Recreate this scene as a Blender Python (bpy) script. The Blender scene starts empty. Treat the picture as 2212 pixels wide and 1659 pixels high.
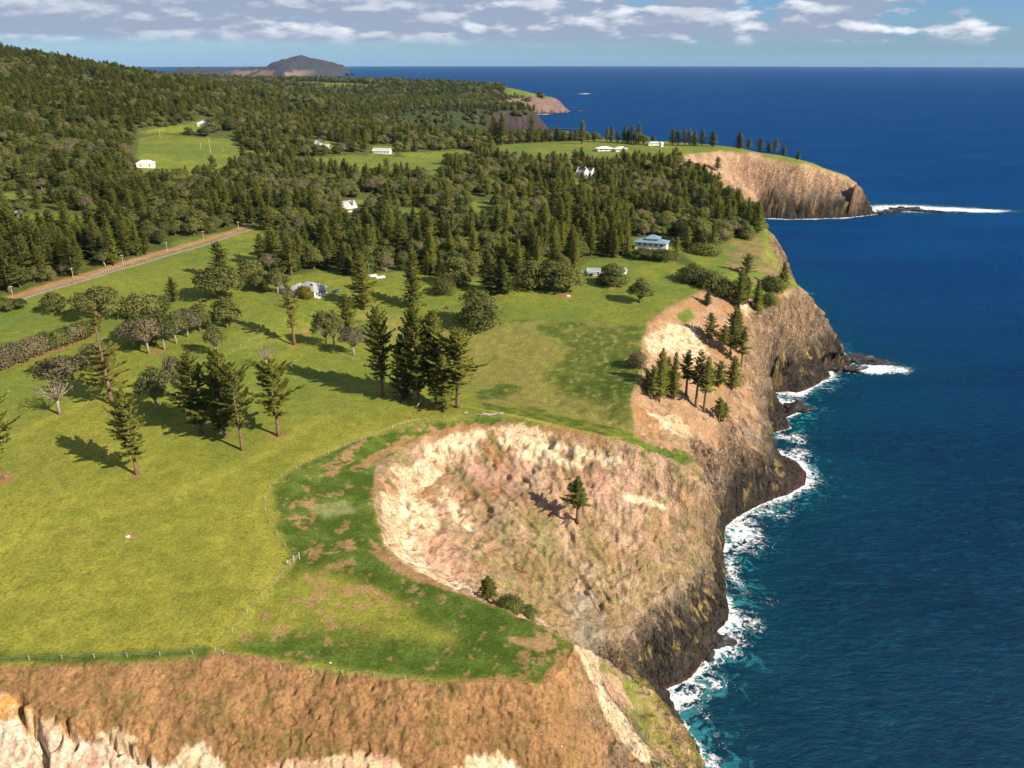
import bpy, bmesh, math, random
import numpy as np
from mathutils import Vector, Matrix
from mathutils.geometry import delaunay_2d_cdt

# ------------------------------------------------------------------ camera, sky, sun
CAM_H = 180.0
FPX, CX, CY = 1683.0, 1106.0, 829.5           # measured on a 2212 x 1659 view of the photograph
PITCH = math.atan(686.5 / FPX) + 0.0075       # horizon row + dip of the horizon at 180 m
scene = bpy.context.scene
COL = scene.collection
cam_d = bpy.data.cameras.new("camera")
cam_d.sensor_width = 36.0
cam_d.lens = 36.0 * FPX / 2212.0
cam_d.clip_start = 1.0
cam_d.clip_end = 200000.0
cam = bpy.data.objects.new("camera", cam_d)
COL.objects.link(cam)
cam.location = (0, 0, CAM_H)
cam.rotation_euler = (math.pi / 2 - PITCH, 0, 0)
scene.camera = cam

SUN_EL = math.radians(33.0)
SUN_DIR = Vector((0.85 * math.cos(SUN_EL), -0.527 * math.cos(SUN_EL), math.sin(SUN_EL))).normalized()
world = bpy.data.worlds.new("World")
scene.world = world
world.use_nodes = True
wn = world.node_tree
for n in list(wn.nodes):
    wn.nodes.remove(n)


def N(nt, typ, **kw):
    n = nt.nodes.new(typ)
    for k, v in kw.items():
        if k.startswith('i_'):
            key = k[2:]
            key = int(key) if key.isdigit() else key.replace('_', ' ')
            n.inputs[key].default_value = v
        else:
            setattr(n, k, v)
    return n


def L(nt, a, b):
    nt.links.new(a, b)


def math_node(nt, op, a, b=None, c=None, clamp=False):
    n = nt.nodes.new('ShaderNodeMath')
    n.operation = op
    n.use_clamp = clamp
    for i, v in enumerate((a, b, c)):
        if v is None:
            continue
        if isinstance(v, (int, float)):
            n.inputs[i].default_value = v
        else:
            nt.links.new(v, n.inputs[i])
    return n.outputs[0]


def mix_col(nt, fac, a, b, mode='MIX'):
    n = nt.nodes.new('ShaderNodeMix')
    n.data_type = 'RGBA'
    n.blend_type = mode
    for sock, v in ((n.inputs[0], fac), (n.inputs[6], a), (n.inputs[7], b)):
        if isinstance(v, (int, float)):
            sock.default_value = v
        elif isinstance(v, tuple):
            sock.default_value = (v[0], v[1], v[2], 1)
        else:
            nt.links.new(v, sock)
    return n.outputs[2]


def smooth(nt, x, lo, hi):
    n = nt.nodes.new('ShaderNodeMapRange')
    n.interpolation_type = 'SMOOTHSTEP'
    nt.links.new(x, n.inputs[0])
    n.inputs[1].default_value = lo
    n.inputs[2].default_value = hi
    return n.outputs[0]


sky = N(wn, 'ShaderNodeTexSky', sky_type='NISHITA')
sky.sun_disc = False
sky.sun_elevation = SUN_EL
sky.sun_rotation = math.atan2(SUN_DIR.x, SUN_DIR.y)
sky.altitude = 180
sky.air_density = 1.0
sky.dust_density = 0.3
sky.ozone_density = 3.0
geo = N(wn, 'ShaderNodeTexCoord')
sep = N(wn, 'ShaderNodeSeparateXYZ')
L(wn, geo.outputs['Generated'], sep.inputs[0])
el = math_node(wn, 'MAXIMUM', sep.outputs['Z'], 0.0)
# cloud banks: noise on the view direction, flattened so that they lie in level rows
cmb = N(wn, 'ShaderNodeVectorMath', operation='MULTIPLY')
cmb.inputs[1].default_value = (1.0, 1.0, 3.1)
L(wn, geo.outputs['Generated'], cmb.inputs[0])
off = N(wn, 'ShaderNodeVectorMath', operation='ADD')
off.inputs[1].default_value = (0.010, 0.0, 0.022)
L(wn, cmb.outputs[0], off.inputs[0])
n1 = N(wn, 'ShaderNodeTexNoise', i_Scale=13.0, i_Detail=8.0, i_Roughness=0.52, i_Distortion=0.0)
L(wn, cmb.outputs[0], n1.inputs['Vector'])
n3 = N(wn, 'ShaderNodeTexNoise', i_Scale=13.0, i_Detail=8.0, i_Roughness=0.52, i_Distortion=0.0)
L(wn, off.outputs[0], n3.inputs['Vector'])
n2 = N(wn, 'ShaderNodeTexNoise', i_Scale=4.0, i_Detail=3.0, i_Roughness=0.5)
L(wn, cmb.outputs[0], n2.inputs['Vector'])
# the bank of cloud lies towards the left of the view (north-west), thinner to the right
azim = math_node(wn, 'ARCTAN2', sep.outputs['X'], sep.outputs['Y'])
bank = smooth(wn, azim, 0.50, 0.0)
dens = math_node(wn, 'ADD', n1.outputs[0], math_node(wn, 'MULTIPLY', math_node(wn, 'SUBTRACT', n2.outputs[0], 0.5), 0.8))
dens = math_node(wn, 'ADD', dens, math_node(wn, 'MULTIPLY', bank, 0.26))
cov = smooth(wn, dens, 0.50, 0.60)
low = smooth(wn, el, 0.010, 0.028)
cov = math_node(wn, 'MULTIPLY', cov, low)
cov = math_node(wn, 'MULTIPLY', cov, 0.93)
lit = math_node(wn, 'SUBTRACT', n1.outputs[0], n3.outputs[0])
lit = smooth(wn, lit, -0.03, 0.16)
thick = smooth(wn, dens, 0.62, 0.86)
cc = mix_col(wn, lit, (3.3, 3.9, 5.2), (9.6, 9.8, 10.2))
cc = mix_col(wn, math_node(wn, 'MULTIPLY', thick, 0.5), cc, (3.4, 3.9, 5.0))
skyt = mix_col(wn, 1.0, sky.outputs[0], (0.47, 0.72, 1.12), 'MULTIPLY')
fin = mix_col(wn, cov, skyt, cc)
bg = N(wn, 'ShaderNodeBackground')
bg.inputs['Strength'].default_value = 0.055
L(wn, fin, bg.inputs['Color'])
wo = N(wn, 'ShaderNodeOutputWorld')
L(wn, bg.outputs[0], wo.inputs[0])

sun_d = bpy.data.lights.new("sun", 'SUN')
sun_d.energy = 4.6
sun_d.angle = math.radians(0.5)
sun_d.color = (1.0, 0.90, 0.74)
sun = bpy.data.objects.new("sun", sun_d)
COL.objects.link(sun)
sun.rotation_euler = SUN_DIR.to_track_quat('Z', 'Y').to_euler()

vs = scene.view_settings
vs.view_transform = 'Standard'
vs.look = 'None'
vs.exposure = 0.93
vs.gamma = 1.0
vs.use_curve_mapping = False

rng = np.random.default_rng(7)
R_EARTH = 6371000.0

# ------------------------------------------------------------------ noise (numpy gradient noise)
_perm = np.random.default_rng(11).permutation(256).astype(np.int32)
_perm = np.concatenate([_perm, _perm, _perm])
_g3 = np.random.default_rng(12).normal(size=(256, 3)).astype(np.float32)
_g3 /= np.linalg.norm(_g3, axis=1)[:, None]
_ang = np.random.default_rng(13).uniform(0, 2 * math.pi, 256).astype(np.float32)
_g2 = np.stack([np.cos(_ang), np.sin(_ang)], 1)


def pn2(x, y):
    x = np.asarray(x, np.float32); y = np.asarray(y, np.float32)
    xi = np.floor(x).astype(np.int32); yi = np.floor(y).astype(np.int32)
    xf = x - xi; yf = y - yi
    xi &= 255; yi &= 255
    u = xf * xf * xf * (xf * (xf * 6 - 15) + 10)
    v = yf * yf * yf * (yf * (yf * 6 - 15) + 10)

    def g(ix, iy, fx, fy):
        h = _perm[_perm[ix & 255] + (iy & 255)]
        q = _g2[h]
        return q[..., 0] * fx + q[..., 1] * fy
    a = g(xi, yi, xf, yf); b = g(xi + 1, yi, xf - 1, yf)
    c = g(xi, yi + 1, xf, yf - 1); d = g(xi + 1, yi + 1, xf - 1, yf - 1)
    return ((a + u * (b - a)) * (1 - v) + (c + u * (d - c)) * v) * 1.5


def pn3(x, y, z):
    x = np.asarray(x, np.float32); y = np.asarray(y, np.float32); z = np.asarray(z, np.float32)
    xi = np.floor(x).astype(np.int32); yi = np.floor(y).astype(np.int32); zi = np.floor(z).astype(np.int32)
    xf = x - xi; yf = y - yi; zf = z - zi
    f = lambda t: t * t * t * (t * (t * 6 - 15) + 10)
    u, v, w = f(xf), f(yf), f(zf)
    out = 0
    for dx in (0, 1):
        for dy in (0, 1):
            for dz in (0, 1):
                h = _perm[_perm[_perm[(xi + dx) & 255] + ((yi + dy) & 255)] + ((zi + dz) & 255)]
                q = _g3[h]
                dot = q[..., 0] * (xf - dx) + q[..., 1] * (yf - dy) + q[..., 2] * (zf - dz)
                out = out + dot * (u if dx else 1 - u) * (v if dy else 1 - v) * (w if dz else 1 - w)
    return out * 1.6


def fbm2(x, y, s, octv=4, seed=0.0, rough=0.5):
    out = 0; a = 1.0; t = 0
    for i in range(octv):
        out = out + a * pn2(x / s + seed + 17.3 * i, y / s + seed * 1.7 - 9.1 * i)
        t += a; a *= rough; s *= 0.5
    return out / t


def ridged2(x, y, s, octv=4, seed=0.0):
    out = 0; a = 1.0; t = 0
    for i in range(octv):
        out = out + a * (1 - 2 * np.abs(pn2(x / s + seed + 7.7 * i, y / s - seed + 3.1 * i)))
        t += a; a *= 0.5; s *= 0.5
    return out / t


def ss(x, a, b):
    t = np.clip((x - a) / (b - a), 0, 1)
    return t * t * (3 - 2 * t)


# ------------------------------------------------------------------ points read off the photograph, placed at their height
def ray(u, v):
    xc = (u - CX) / FPX; yc = (CY - v) / FPX
    return np.array([xc, math.cos(PITCH) + yc * math.sin(PITCH), -math.sin(PITCH) + yc * math.cos(PITCH)])


def P(u, v, z=0.0):
    d = ray(u, v); t = (z - CAM_H) / d[2]
    return (d[0] * t, d[1] * t, z)


def W(x, y, z=0.0):
    return (x, y, z)


# shoreline, from below the drone northwards (z = 0)
SHORE = [W(-900, 20), W(-400, 30), W(-150, 28), W(-60, 38), W(10, 62), W(40, 95), W(53, 130), P(1520, 1659), P(1508, 1612), P(1472, 1562),
         P(1424, 1512), P(1398, 1494), P(1440, 1487), P(1492, 1462), P(1520, 1425), P(1562, 1400), P(1548, 1365), P(1572, 1340), P(1570, 1300),
         P(1560, 1230), P(1553, 1150), P(1590, 1118), P(1640, 1090), P(1705, 1068), P(1738, 1046), P(1742, 1020),
         P(1720, 995), P(1680, 978), P(1655, 985), P(1645, 940), P(1672, 932), P(1708, 925), P(1690, 905), P(1738, 884), P(1725, 872), P(1690, 868), P(1655, 850),
         P(1690, 846), P(1722, 850), P(1765, 830), P(1795, 812), P(1785, 803), P(1822, 795), P(1850, 780), P(1825, 772), W(218, 486), W(216, 540), W(228, 590),
         W(238, 650), W(228, 720), W(240, 800), W(250, 880), W(282, 942), P(1640, 470), P(1700, 473), P(1760, 472), P(1830, 469), P(1895, 462), P(1880, 452),
         W(470, 1040), W(480, 1080), W(450, 1150), W(350, 1230), W(250, 1290), W(150, 1330), W(60, 1400), W(-130, 1500), W(-230, 1700), W(-210, 2020), W(-70, 2150), W(70, 2190),
         P(1190, 282), W(98, 2300), W(40, 2420), W(-30, 2650), W(30, 2900), W(110, 2970), P(1205, 244), P(1232, 241), W(190, 3200), W(-100, 3500), W(-500, 3900),
         W(-1500, 4300), W(-5200, 4400), W(-5200, 20)]
# break lines with their heights
LINES = [
    # front rim of the near plateau, round the tip and back along the edge of the near bowl, and on round its head
    [W(-300, 131, 61), P(0, 1440, 61), P(230, 1432, 60.5), P(460, 1420, 60), P(700, 1445, 59), P(950, 1478, 58), P(1180, 1482, 57), P(1225, 1440, 57), P(1248, 1396, 57),
     P(1180, 1357, 57), P(1110, 1325, 57.3), P(1040, 1297, 57.3), P(960, 1262, 57), P(895, 1228, 57), P(838, 1180, 57), P(828, 1130, 57), P(815, 1080, 57), P(835, 1030, 57),
     P(870, 985, 57), P(930, 953, 57), P(1000, 935, 57.5), P(1100, 926, 58), P(1200, 932, 58), P(1300, 952, 57.5), P(1390, 975, 55), P(1480, 1006, 50), P(1510, 1050, 40)],
    # top edge behind it (fence line)
    [P(560, 1200, 60.5), P(585, 1120, 60.5), P(590, 1050, 60.5), P(700, 992, 60.5), P(830, 932, 60.5), P(900, 912, 60.5), P(1000, 900, 60.5), P(1100, 900, 60.5), P(1200, 915, 60), P(1300, 940, 59), P(1380, 962, 57)],
    # foot of the pale scarps inside the bowl
    [P(870, 1190, 45), P(880, 1120, 46), P(900, 1070, 47), P(960, 1030, 48), P(1060, 1010, 49), P(1180, 1010, 50), P(1300, 1030, 49), P(1400, 1060, 44), P(1470, 1110, 36)],
    # centre of the bowl
    [P(960, 1240, 40), P(1060, 1180, 40), P(1245, 1128, 41), P(1400, 1180, 34)],
    # bottom of the ravine hidden behind the near rim
    [P(1130, 1300, 33), P(1240, 1330, 26), P(1330, 1300, 27)],
    # brink of the dark sea cliff, bowl
    [P(1290, 1425, 20), P(1345, 1400, 22), P(1400, 1320, 23), P(1460, 1270, 25), P(1510, 1200, 25), P(1535, 1150, 22), P(1560, 1095, 18), P(1600, 1040, 20), P(1645, 985, 22), P(1650, 930, 26), P(1648, 880, 28)],
    # crest from the plateau tip down to the sea in front, and its shoulder
    [P(1248, 1396, 57), P(1284, 1480, 50), P(1312, 1560, 42), P(1400, 1650, 30), W(28, 100, 14)],
    [P(1345, 1455, 33), P(1410, 1520, 20), P(1465, 1590, 14), P(1500, 1650, 11), W(48, 128, 8)],
    # front slope
    [W(-300, 118, 55), P(0, 1530, 56.5), P(250, 1550, 56), P(600, 1570, 53.2), P(900, 1580, 52.5), P(1180, 1580, 49)],
    [W(-300, 108, 47), P(0, 1659, 49), P(400, 1659, 49), P(800, 1659, 48.3), P(1150, 1659, 44)],
    [W(-300, 90, 30), W(-100, 95, 33), W(-20, 98, 35), W(6, 100, 34)],
    [W(-300, 70, 14), W(-100, 72, 16), W(-40, 80, 18), W(0, 84, 20)],
    # mid section: rim of the cliff
    [P(1480, 1006, 50), P(1400, 958, 54.5), P(1368, 925, 56), P(1366, 898, 58), P(1362, 860, 60), P(1390, 800, 62), P(1386, 740, 64), P(1400, 705, 65), P(1440, 668, 66), P(1520, 628, 66),
     P(1560, 600, 66), P(1610, 575, 64), P(1650, 560, 62), P(1700, 590, 60), P(1722, 625, 54), P(1770, 656, 42), P(1785, 690, 31), P(1803, 725, 20), P(1818, 765, 10)],
    [P(1450, 900, 50), P(1440, 800, 55), P(1480, 720, 58), P(1540, 680, 60), P(1620, 650, 58), P(1690, 650, 52)],
    [P(1560, 980, 36), P(1560, 900, 41), P(1560, 820, 47), P(1600, 740, 48), P(1635, 715, 46), P(1680, 700, 40), P(1740, 700, 36)],
    [P(1640, 860, 30), P(1645, 800, 34), P(1680, 770, 22), P(1750, 760, 18), P(1800, 752, 14)],
    [P(1672, 834, 3), P(1705, 812, 6), P(1760, 790, 6), P(1800, 778, 5)],
    [P(1610, 1072, 8), P(1660, 1040, 8), P(1700, 1020, 6), P(1680, 1000, 5)],
    [P(1655, 915, 12), P(1690, 897, 6), P(1715, 880, 3)],
    # gully behind the near spur
    [P(1368, 925, 56), P(1300, 905, 55.5), P(1200, 875, 55.5), P(1080, 850, 56), P(960, 800, 56.5), P(860, 760, 57.5), P(760, 730, 60), P(690, 720, 61.5)],
    [P(620, 740, 63), P(680, 742, 63), P(760, 770, 61.8), P(850, 830, 61), P(900, 868, 61), P(1000, 886, 60.8), P(1100, 895, 60.5)],
    # shoulder at the top of the grassy slope
    [P(1386, 700, 65), P(1280, 695, 65.5), P(1130, 688, 66), P(1040, 690, 65), P(960, 665, 65.5), P(850, 655, 66), P(780, 650, 67), P(700, 680, 66)],
    # coast rim north of the promontory
    [P(1650, 560, 62), P(1662, 528, 60), P(1662, 495, 60), W(200, 680, 62), W(205, 760, 62), W(210, 860, 66), W(208, 940, 71), P(1430, 338, 73), P(1480, 332, 73),
     P(1560, 323, 73), P(1640, 327, 72), P(1700, 337, 68), P(1740, 349, 64), P(1800, 361, 57), P(1838, 374, 50), P(1850, 398, 40), P(1866, 430, 22)],
    [W(218, 770, 42), W(225, 860, 45), W(245, 930, 42), P(1600, 400, 42), P(1660, 405, 38), P(1740, 408, 33), P(1800, 410, 31), P(1850, 425, 26)],
    [P(1640, 450, 12), P(1700, 450, 13), P(1760, 450, 13), P(1830, 450, 11), P(1875, 450, 7)],
    # back edge of the headland
    [W(455, 1060, 25), W(430, 1120, 45), W(330, 1180, 62), W(230, 1210, 68), W(120, 1240, 69), W(30, 1250, 68), W(-60, 1330, 60), W(-210, 1430, 56), W(-310, 1680, 58)],
    # far coast
    [W(-310, 1680, 58), W(-290, 2040, 62), W(-110, 2200, 62), W(0, 2225, 60), W(70, 2235, 56), W(60, 2290, 54), W(0, 2400, 54), W(-90, 2650, 54), W(-20, 2940, 58), W(90, 3010, 58), W(160, 3060, 54), W(185, 3100, 46), W(130, 3170, 50), W(-200, 3450, 50)],
]
PTS = [P(0, 1250, 62), P(300, 1250, 61.5), P(500, 1300, 60.5), P(0, 1000, 64), P(300, 1000, 63), P(500, 950, 62.5), P(700, 870, 62), P(0, 800, 67), P(300, 780, 66), P(480, 740, 65),
       P(0, 670, 70), P(250, 640, 70), P(430, 600, 71), P(560, 700, 67), P(670, 620, 69.5), P(640, 660, 68), P(800, 625, 69), P(930, 620, 69), P(1100, 625, 68.5), P(1300, 620, 67.5), P(1400, 600, 67.5),
       P(500, 510, 75), P(200, 590, 73), P(0, 620, 73), P(0, 500, 80), P(250, 480, 79), P(200, 300, 95), P(420, 330, 90), P(400, 290, 94), P(0, 420, 88), P(0, 250, 120), P(0, 330, 104), P(900, 350, 74), P(700, 400, 75),
       P(700, 340, 80), P(900, 450, 70), P(1300, 450, 69), P(1265, 385, 71), P(1100, 450, 69), P(1420, 540, 67), P(1500, 560, 67), P(1100, 312, 73), P(1300, 306, 73), P(1300, 340, 72), P(1450, 316, 73), P(1560, 318, 72.5), P(440, 270, 102), P(1600, 490, 62),
       P(1200, 780, 60), P(1100, 760, 60), P(1300, 800, 60),
       W(-588, 1500, 134), W(-732, 1500, 154), W(-1010, 1600, 200), W(-1500, 1700, 250), W(-370, 1600, 106), W(-330, 1500, 76), W(-400, 1800, 84), W(-900, 1100, 150), W(-1500, 1000, 190), W(-700, 700, 100), W(-1200, 500, 120),
       W(-700, 300, 75), W(-1500, 250, 90), W(-600, 2200, 72), W(-300, 2250, 66), W(-1100, 2600, 80), W(-1700, 2400, 190), W(-2600, 2200, 240), W(-3500, 1500, 200), W(-3500, 500, 120),
       W(-700, 3600, 98), W(-350, 3500, 97), W(-150, 3350, 95), W(0, 3200, 82), W(-900, 3000, 80), W(-400, 2900, 52), W(-150, 2700, 54), W(-1500, 3700, 110), W(-3000, 3400, 120), W(-350, 2000, 70)]

verts3 = []; edges = []


def add_line(pts, closed=False):
    s = len(verts3)
    for p in pts:
        verts3.append(p)
    for i in range(len(pts) - 1):
        edges.append((s + i, s + i + 1))
    if closed:
        edges.append((s + len(pts) - 1, s))


add_line(SHORE, True)
for ln in LINES:
    add_line(ln)
verts3 += PTS
res = delaunay_2d_cdt([Vector((p[0], p[1])) for p in verts3], edges, [], 0, 0.3)
tv, te, tf, ov, oe, of_ = res
TV = np.array([[v.x, v.y] for v in tv])
TZ = np.zeros(len(tv))
for i, o in enumerate(ov):
    if o:
        TZ[i] = np.mean([verts3[k][2] for k in o])
    else:                                  # crossing of two lines: nearest known height
        d = [(verts3[k][0] - TV[i, 0]) ** 2 + (verts3[k][1] - TV[i, 1]) ** 2 for k in range(len(verts3))]
        TZ[i] = verts3[int(np.argmin(d))][2]
TF = [tuple(f) for f in tf]
SH = np.array([[p[0], p[1]] for p in SHORE])


def in_poly(x, y, poly):
    inside = np.zeros(x.shape, bool)
    n = len(poly)
    for i in range(n):
        x1, y1 = poly[i]; x2, y2 = poly[(i + 1) % n]
        if y1 == y2:
            continue
        c = ((y1 > y) != (y2 > y)) & (x < (x2 - x1) * (y - y1) / (y2 - y1) + x1)
        inside ^= c
    return inside


def dist_line(x, y, pts, closed=True):
    best = np.full(x.shape, 1e9)
    n = len(pts)
    for i in range(n if closed else n - 1):
        ax, ay = pts[i]; bx, by = pts[(i + 1) % n]
        dx, dy = bx - ax, by - ay
        t = np.clip(((x - ax) * dx + (y - ay) * dy) / (dx * dx + dy * dy + 1e-9), 0, 1)
        best = np.minimum(best, (x - ax - t * dx) ** 2 + (y - ay - t * dy) ** 2)
    return np.sqrt(best)


def tin_height(x, y):
    xf = x.ravel(); yf = y.ravel()
    order = np.argsort(yf); ys = yf[order]; xs = xf[order]
    z = np.full(xs.shape, -8.0)
    for f in TF:
        a, b, c = TV[f[0]], TV[f[1]], TV[f[2]]
        lo, hi = np.searchsorted(ys, [min(a[1], b[1], c[1]), max(a[1], b[1], c[1])])
        if hi <= lo:
            continue
        X = xs[lo:hi]; Y = ys[lo:hi]
        m = (X >= min(a[0], b[0], c[0])) & (X <= max(a[0], b[0], c[0]))
        idx = np.nonzero(m)[0]
        if len(idx) == 0:
            continue
        X = X[idx]; Y = Y[idx]
        det = (b[1] - c[1]) * (a[0] - c[0]) + (c[0] - b[0]) * (a[1] - c[1])
        if abs(det) < 1e-9:
            continue
        l1 = ((b[1] - c[1]) * (X - c[0]) + (c[0] - b[0]) * (Y - c[1])) / det
        l2 = ((c[1] - a[1]) * (X - c[0]) + (a[0] - c[0]) * (Y - c[1])) / det
        l3 = 1 - l1 - l2
        ok = (l1 >= -1e-6) & (l2 >= -1e-6) & (l3 >= -1e-6)
        z[lo + idx[ok]] = (l1 * TZ[f[0]] + l2 * TZ[f[1]] + l3 * TZ[f[2]])[ok]
    out = np.empty_like(z); out[order] = z
    return out.reshape(x.shape)


# ------------------------------------------------------------------ terrain grid: fan of rows, finer where the land is near
TH0, TH1 = math.radians(-48.5), math.radians(31)
NT = 660
R0, R1 = 62.0, 4300.0
th = np.linspace(TH0, TH1, NT)
lr = np.concatenate([np.arange(math.log(R0), math.log(100), 0.006), np.arange(math.log(100), math.log(320), 0.0019), np.arange(math.log(320), math.log(520), 0.0034), np.arange(math.log(520), math.log(R1), 0.0056)])
NR = len(lr)
lr_i = np.arange(NR)
RR, TT = np.meshgrid(np.exp(lr), th, indexing='ij')
GX = (RR * np.sin(TT)); GY = (RR * np.cos(TT))
LAND = in_poly(GX, GY, SH)
DSH = np.full(GX.shape, 400.0)
# distance to the shore, only where it matters
near = np.zeros(GX.shape, bool)
step = 6
cx, cy = GX[::step, ::step], GY[::step, ::step]
dc = dist_line(cx, cy, SH)
DSH = np.kron(dc, np.ones((step, step)))[:GX.shape[0], :GX.shape[1]]
nm = DSH < 60
DSH[nm] = dist_line(GX[nm], GY[nm], SH)
GZ = tin_height(GX, GY)
GZ = np.where(LAND, GZ, -np.minimum(8, 1.2 * DSH))


def blur(a, n=1):
    for _ in range(n):
        b = np.pad(a, 1, mode='edge')
        a = (b[:-2, 1:-1] + b[2:, 1:-1] + b[1:-1, :-2] + b[1:-1, 2:] + 4 * a) / 8
    return a


Zs = GZ.copy()
Zb = blur(GZ, 16)
keep = ss(np.abs(DSH), 3, 12)                     # keep the foot of the cliffs crisp
GZ = GZ * (1 - keep) + Zb * keep


def slope_of(z):
    dr = np.gradient(z, axis=0) / np.gradient(RR, axis=0)
    dt = np.gradient(z, axis=1) / (RR * (th[1] - th[0]))
    return np.sqrt(dr * dr + dt * dt), dr, dt


SL, dr_, dt_ = slope_of(blur(GZ, 6))
steep = ss(SL, 0.28, 0.75)
wild = ss(SL, 0.9, 2.0)
lnd = LAND.astype(float)
# gullies run downslope on the steep ground; ledges and columns on the sea cliffs
gul = ridged2(GX, GY, 26, 4, 3.3)
rough = fbm2(GX, GY, 9, 5, 8.1)
fine = fbm2(GX, GY, 2.6, 3, 2.2)
amp = np.minimum(1, DSH / 8)
front = ss(GY, 150, 128) * ss(GX, 26, 10)
bowl0 = ss(GY, 285, 265) * ss(GX, 60, 45) * ss(GY, 140, 150)
GZ = GZ + lnd * amp * steep * (1 - 0.75 * front) * (1 - 0.55 * bowl0) * ss(RR, 2300, 1600) * ((gul - 0.75) * 2.4 * (1 - 0.72 * front) * (1 - 0.6 * ss(GY, 285, 265) * ss(GX, 60, 45)) + rough * 2.0 * (1 - 0.35 * front) + fine * 0.55)
GZ = GZ + lnd * (fbm2(GX, GY, 160, 3, 5.0) * 1.6 * ss(DSH, 20, 120) + fbm2(GX, GY, 14, 3, 1.0) * 0.22 * (1 - steep))
# ground right behind the front rim is hummocky
GZ = np.where(LAND, np.maximum(GZ, 0.15), GZ)
# rills down the inside of the bowl, and a few deep cracks in the pale rock of the front slope
_bc = P(1340, 1340, 26)
_ba = np.arctan2(GY - _bc[1], GX - _bc[0]); _br = np.hypot(GX - _bc[0], GY - _bc[1])
inbowl = ss(GY, 290, 265) * ss(GY, 138, 150) * ss(GX, -48, -38) * ss(GX, 75, 60) * ss(GZ, 20, 27) * ss(GZ, 58, 54)
GZ = GZ + lnd * inbowl * (ridged2(_ba * 7 + 3, _br / 30, 1.0, 3, 6.6) * 0.7 + ridged2(_ba * 19, _br / 16, 1.0, 3, 7.6) * 0.35 - np.abs(fbm2(GX, GY, 7, 3, 7.9)) * 2.0)
for _cr, _w, _d in (([(36, 1515), (46, 1550), (78, 1585), (88, 1620), (96, 1675)], 0.9, 4.5), ([(66, 1550), (84, 1575), (100, 1620), (128, 1600)], 0.5, 2.0), ([(140, 1560), (150, 1590), (165, 1600)], 0.6, 2.2),
                    ([(225, 1590), (270, 1612), (320, 1640), (340, 1675)], 0.6, 2.5), ([(400, 1640), (430, 1660), (450, 1680)], 0.5, 2.0), ([(600, 1640), (640, 1660), (650, 1690)], 0.6, 2.2), ([(1060, 1640), (1075, 1660), (1090, 1690)], 0.5, 1.8), ([(740, 1640), (760, 1680)], 0.5, 1.6)):
    _l = [P(a, b, 57 - (b - 1515) * 0.05)[:2] for a, b in _cr]
    _m = (GY < 135)
    _dd = dist_line(GX[_m] + fbm2(GX[_m], GY[_m], 3, 2, 1.1) * 1.5, GY[_m] + fbm2(GX[_m], GY[_m], 3, 2, 4.1) * 1.5, _l, False)
    GZ[_m] -= _d * (1 - ss(_dd, _w * 0.4, _w * 1.6))
# pushed sideways: columns and overhang on the steep rock
nz = blur(GZ, 2)
VZB = nz
s2, dr2, dt2 = slope_of(blur(nz, 3))


def box(a, n, axis):
    p = np.pad(a, [(n + 1, n) if k == axis else (0, 0) for k in (0, 1)], mode='edge')
    c = np.cumsum(p, axis=axis)
    m = a.shape[axis]
    hi = np.take(c, np.arange(2 * n + 1, 2 * n + 1 + m), axis=axis); lo = np.take(c, np.arange(0, m), axis=axis)
    return (hi - lo) / (2 * n + 1)


wide = box(box(box(box(GZ, 14, 1), 4, 0), 14, 1), 4, 0)      # the push follows the broad lie of the slope
_, dr2, dt2 = slope_of(wide)
inv = 1 / np.sqrt(1 + s2 * s2)
# outward horizontal direction of the slope
gx = dr2 * np.sin(TT) + dt2 * np.cos(TT)
gy = dr2 * np.cos(TT) - dt2 * np.sin(TT)
gl = np.sqrt(gx * gx + gy * gy) + 1e-6
ox, oy = -gx / gl, -gy / gl
bowlm = ss(GY, 280, 262) * ss(GX, 62, 45) * ss(VZB, 24, 34)
rock = ss(s2, 0.7, 1.6) * lnd * (1 - 0.95 * bowlm) * (1 - front * ss(VZB, 14, 24))
far_k = np.clip(RR / 420, 0.8, 2.2)
rid = lambda q: 1 - 2.6 * np.abs(q)
d1 = rid(pn3(GX / 9, GY / 9, GZ / 22)) * 2.0 * far_k + rid(pn3(GX / 3.6, GY / 3.6, GZ / 9)) * 1.4 * far_k + pn3(GX / 14, GY / 14, GZ / 3.2) * 1.3 + rid(pn3(GX / 1.5, GY / 1.5, GZ / 3)) * 0.5
d1 = d1 * ss(RR, 1900, 1400)
d1 = d1 * (1 - 0.9 * bowlm) * (1 - front)
VX = GX + ox * d1 * rock * np.minimum(1, DSH / 4 + 0.25)
VY = GY + oy * d1 * rock * np.minimum(1, DSH / 4 + 0.25)
# pocked, flaky crust on the pale scarps
d2 = np.abs(pn3(GX / 2.2, GY / 2.2, GZ / 2.2))
VZ = GZ - lnd * ss(s2, 0.45, 0.9) * d2 * 0.9 * (1 - inbowl)
# (moved along the slope's normal, so that the lumps keep their shape on steep ground)
lump = lnd * inbowl * ss(s2, 0.3, 0.6) * (pn3(GX / 4.2, GY / 4.2, GZ / 4.2) * 1.0 + pn3(GX / 1.9, GY / 1.9, GZ / 1.9) * 0.6 - np.abs(pn3(GX / 8 + 7, GY / 8, GZ / 8)) * 1.6)
lump = lump + lnd * front * ss(s2, 0.3, 0.6) * (pn3(GX / 3.6, GY / 3.6, GZ / 3.6) * 0.40 - ss(pn3(GX / 1.6, GY / 1.6, GZ / 1.6), 0.26, 0.5) * 0.4 + pn3(GX / 12, GY / 12, GZ / 12) * 0.8)
sn_ = s2 * inv
VX = VX + ox * lump * sn_; VY = VY + oy * lump * sn_; VZ = VZ + lump * inv
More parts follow.
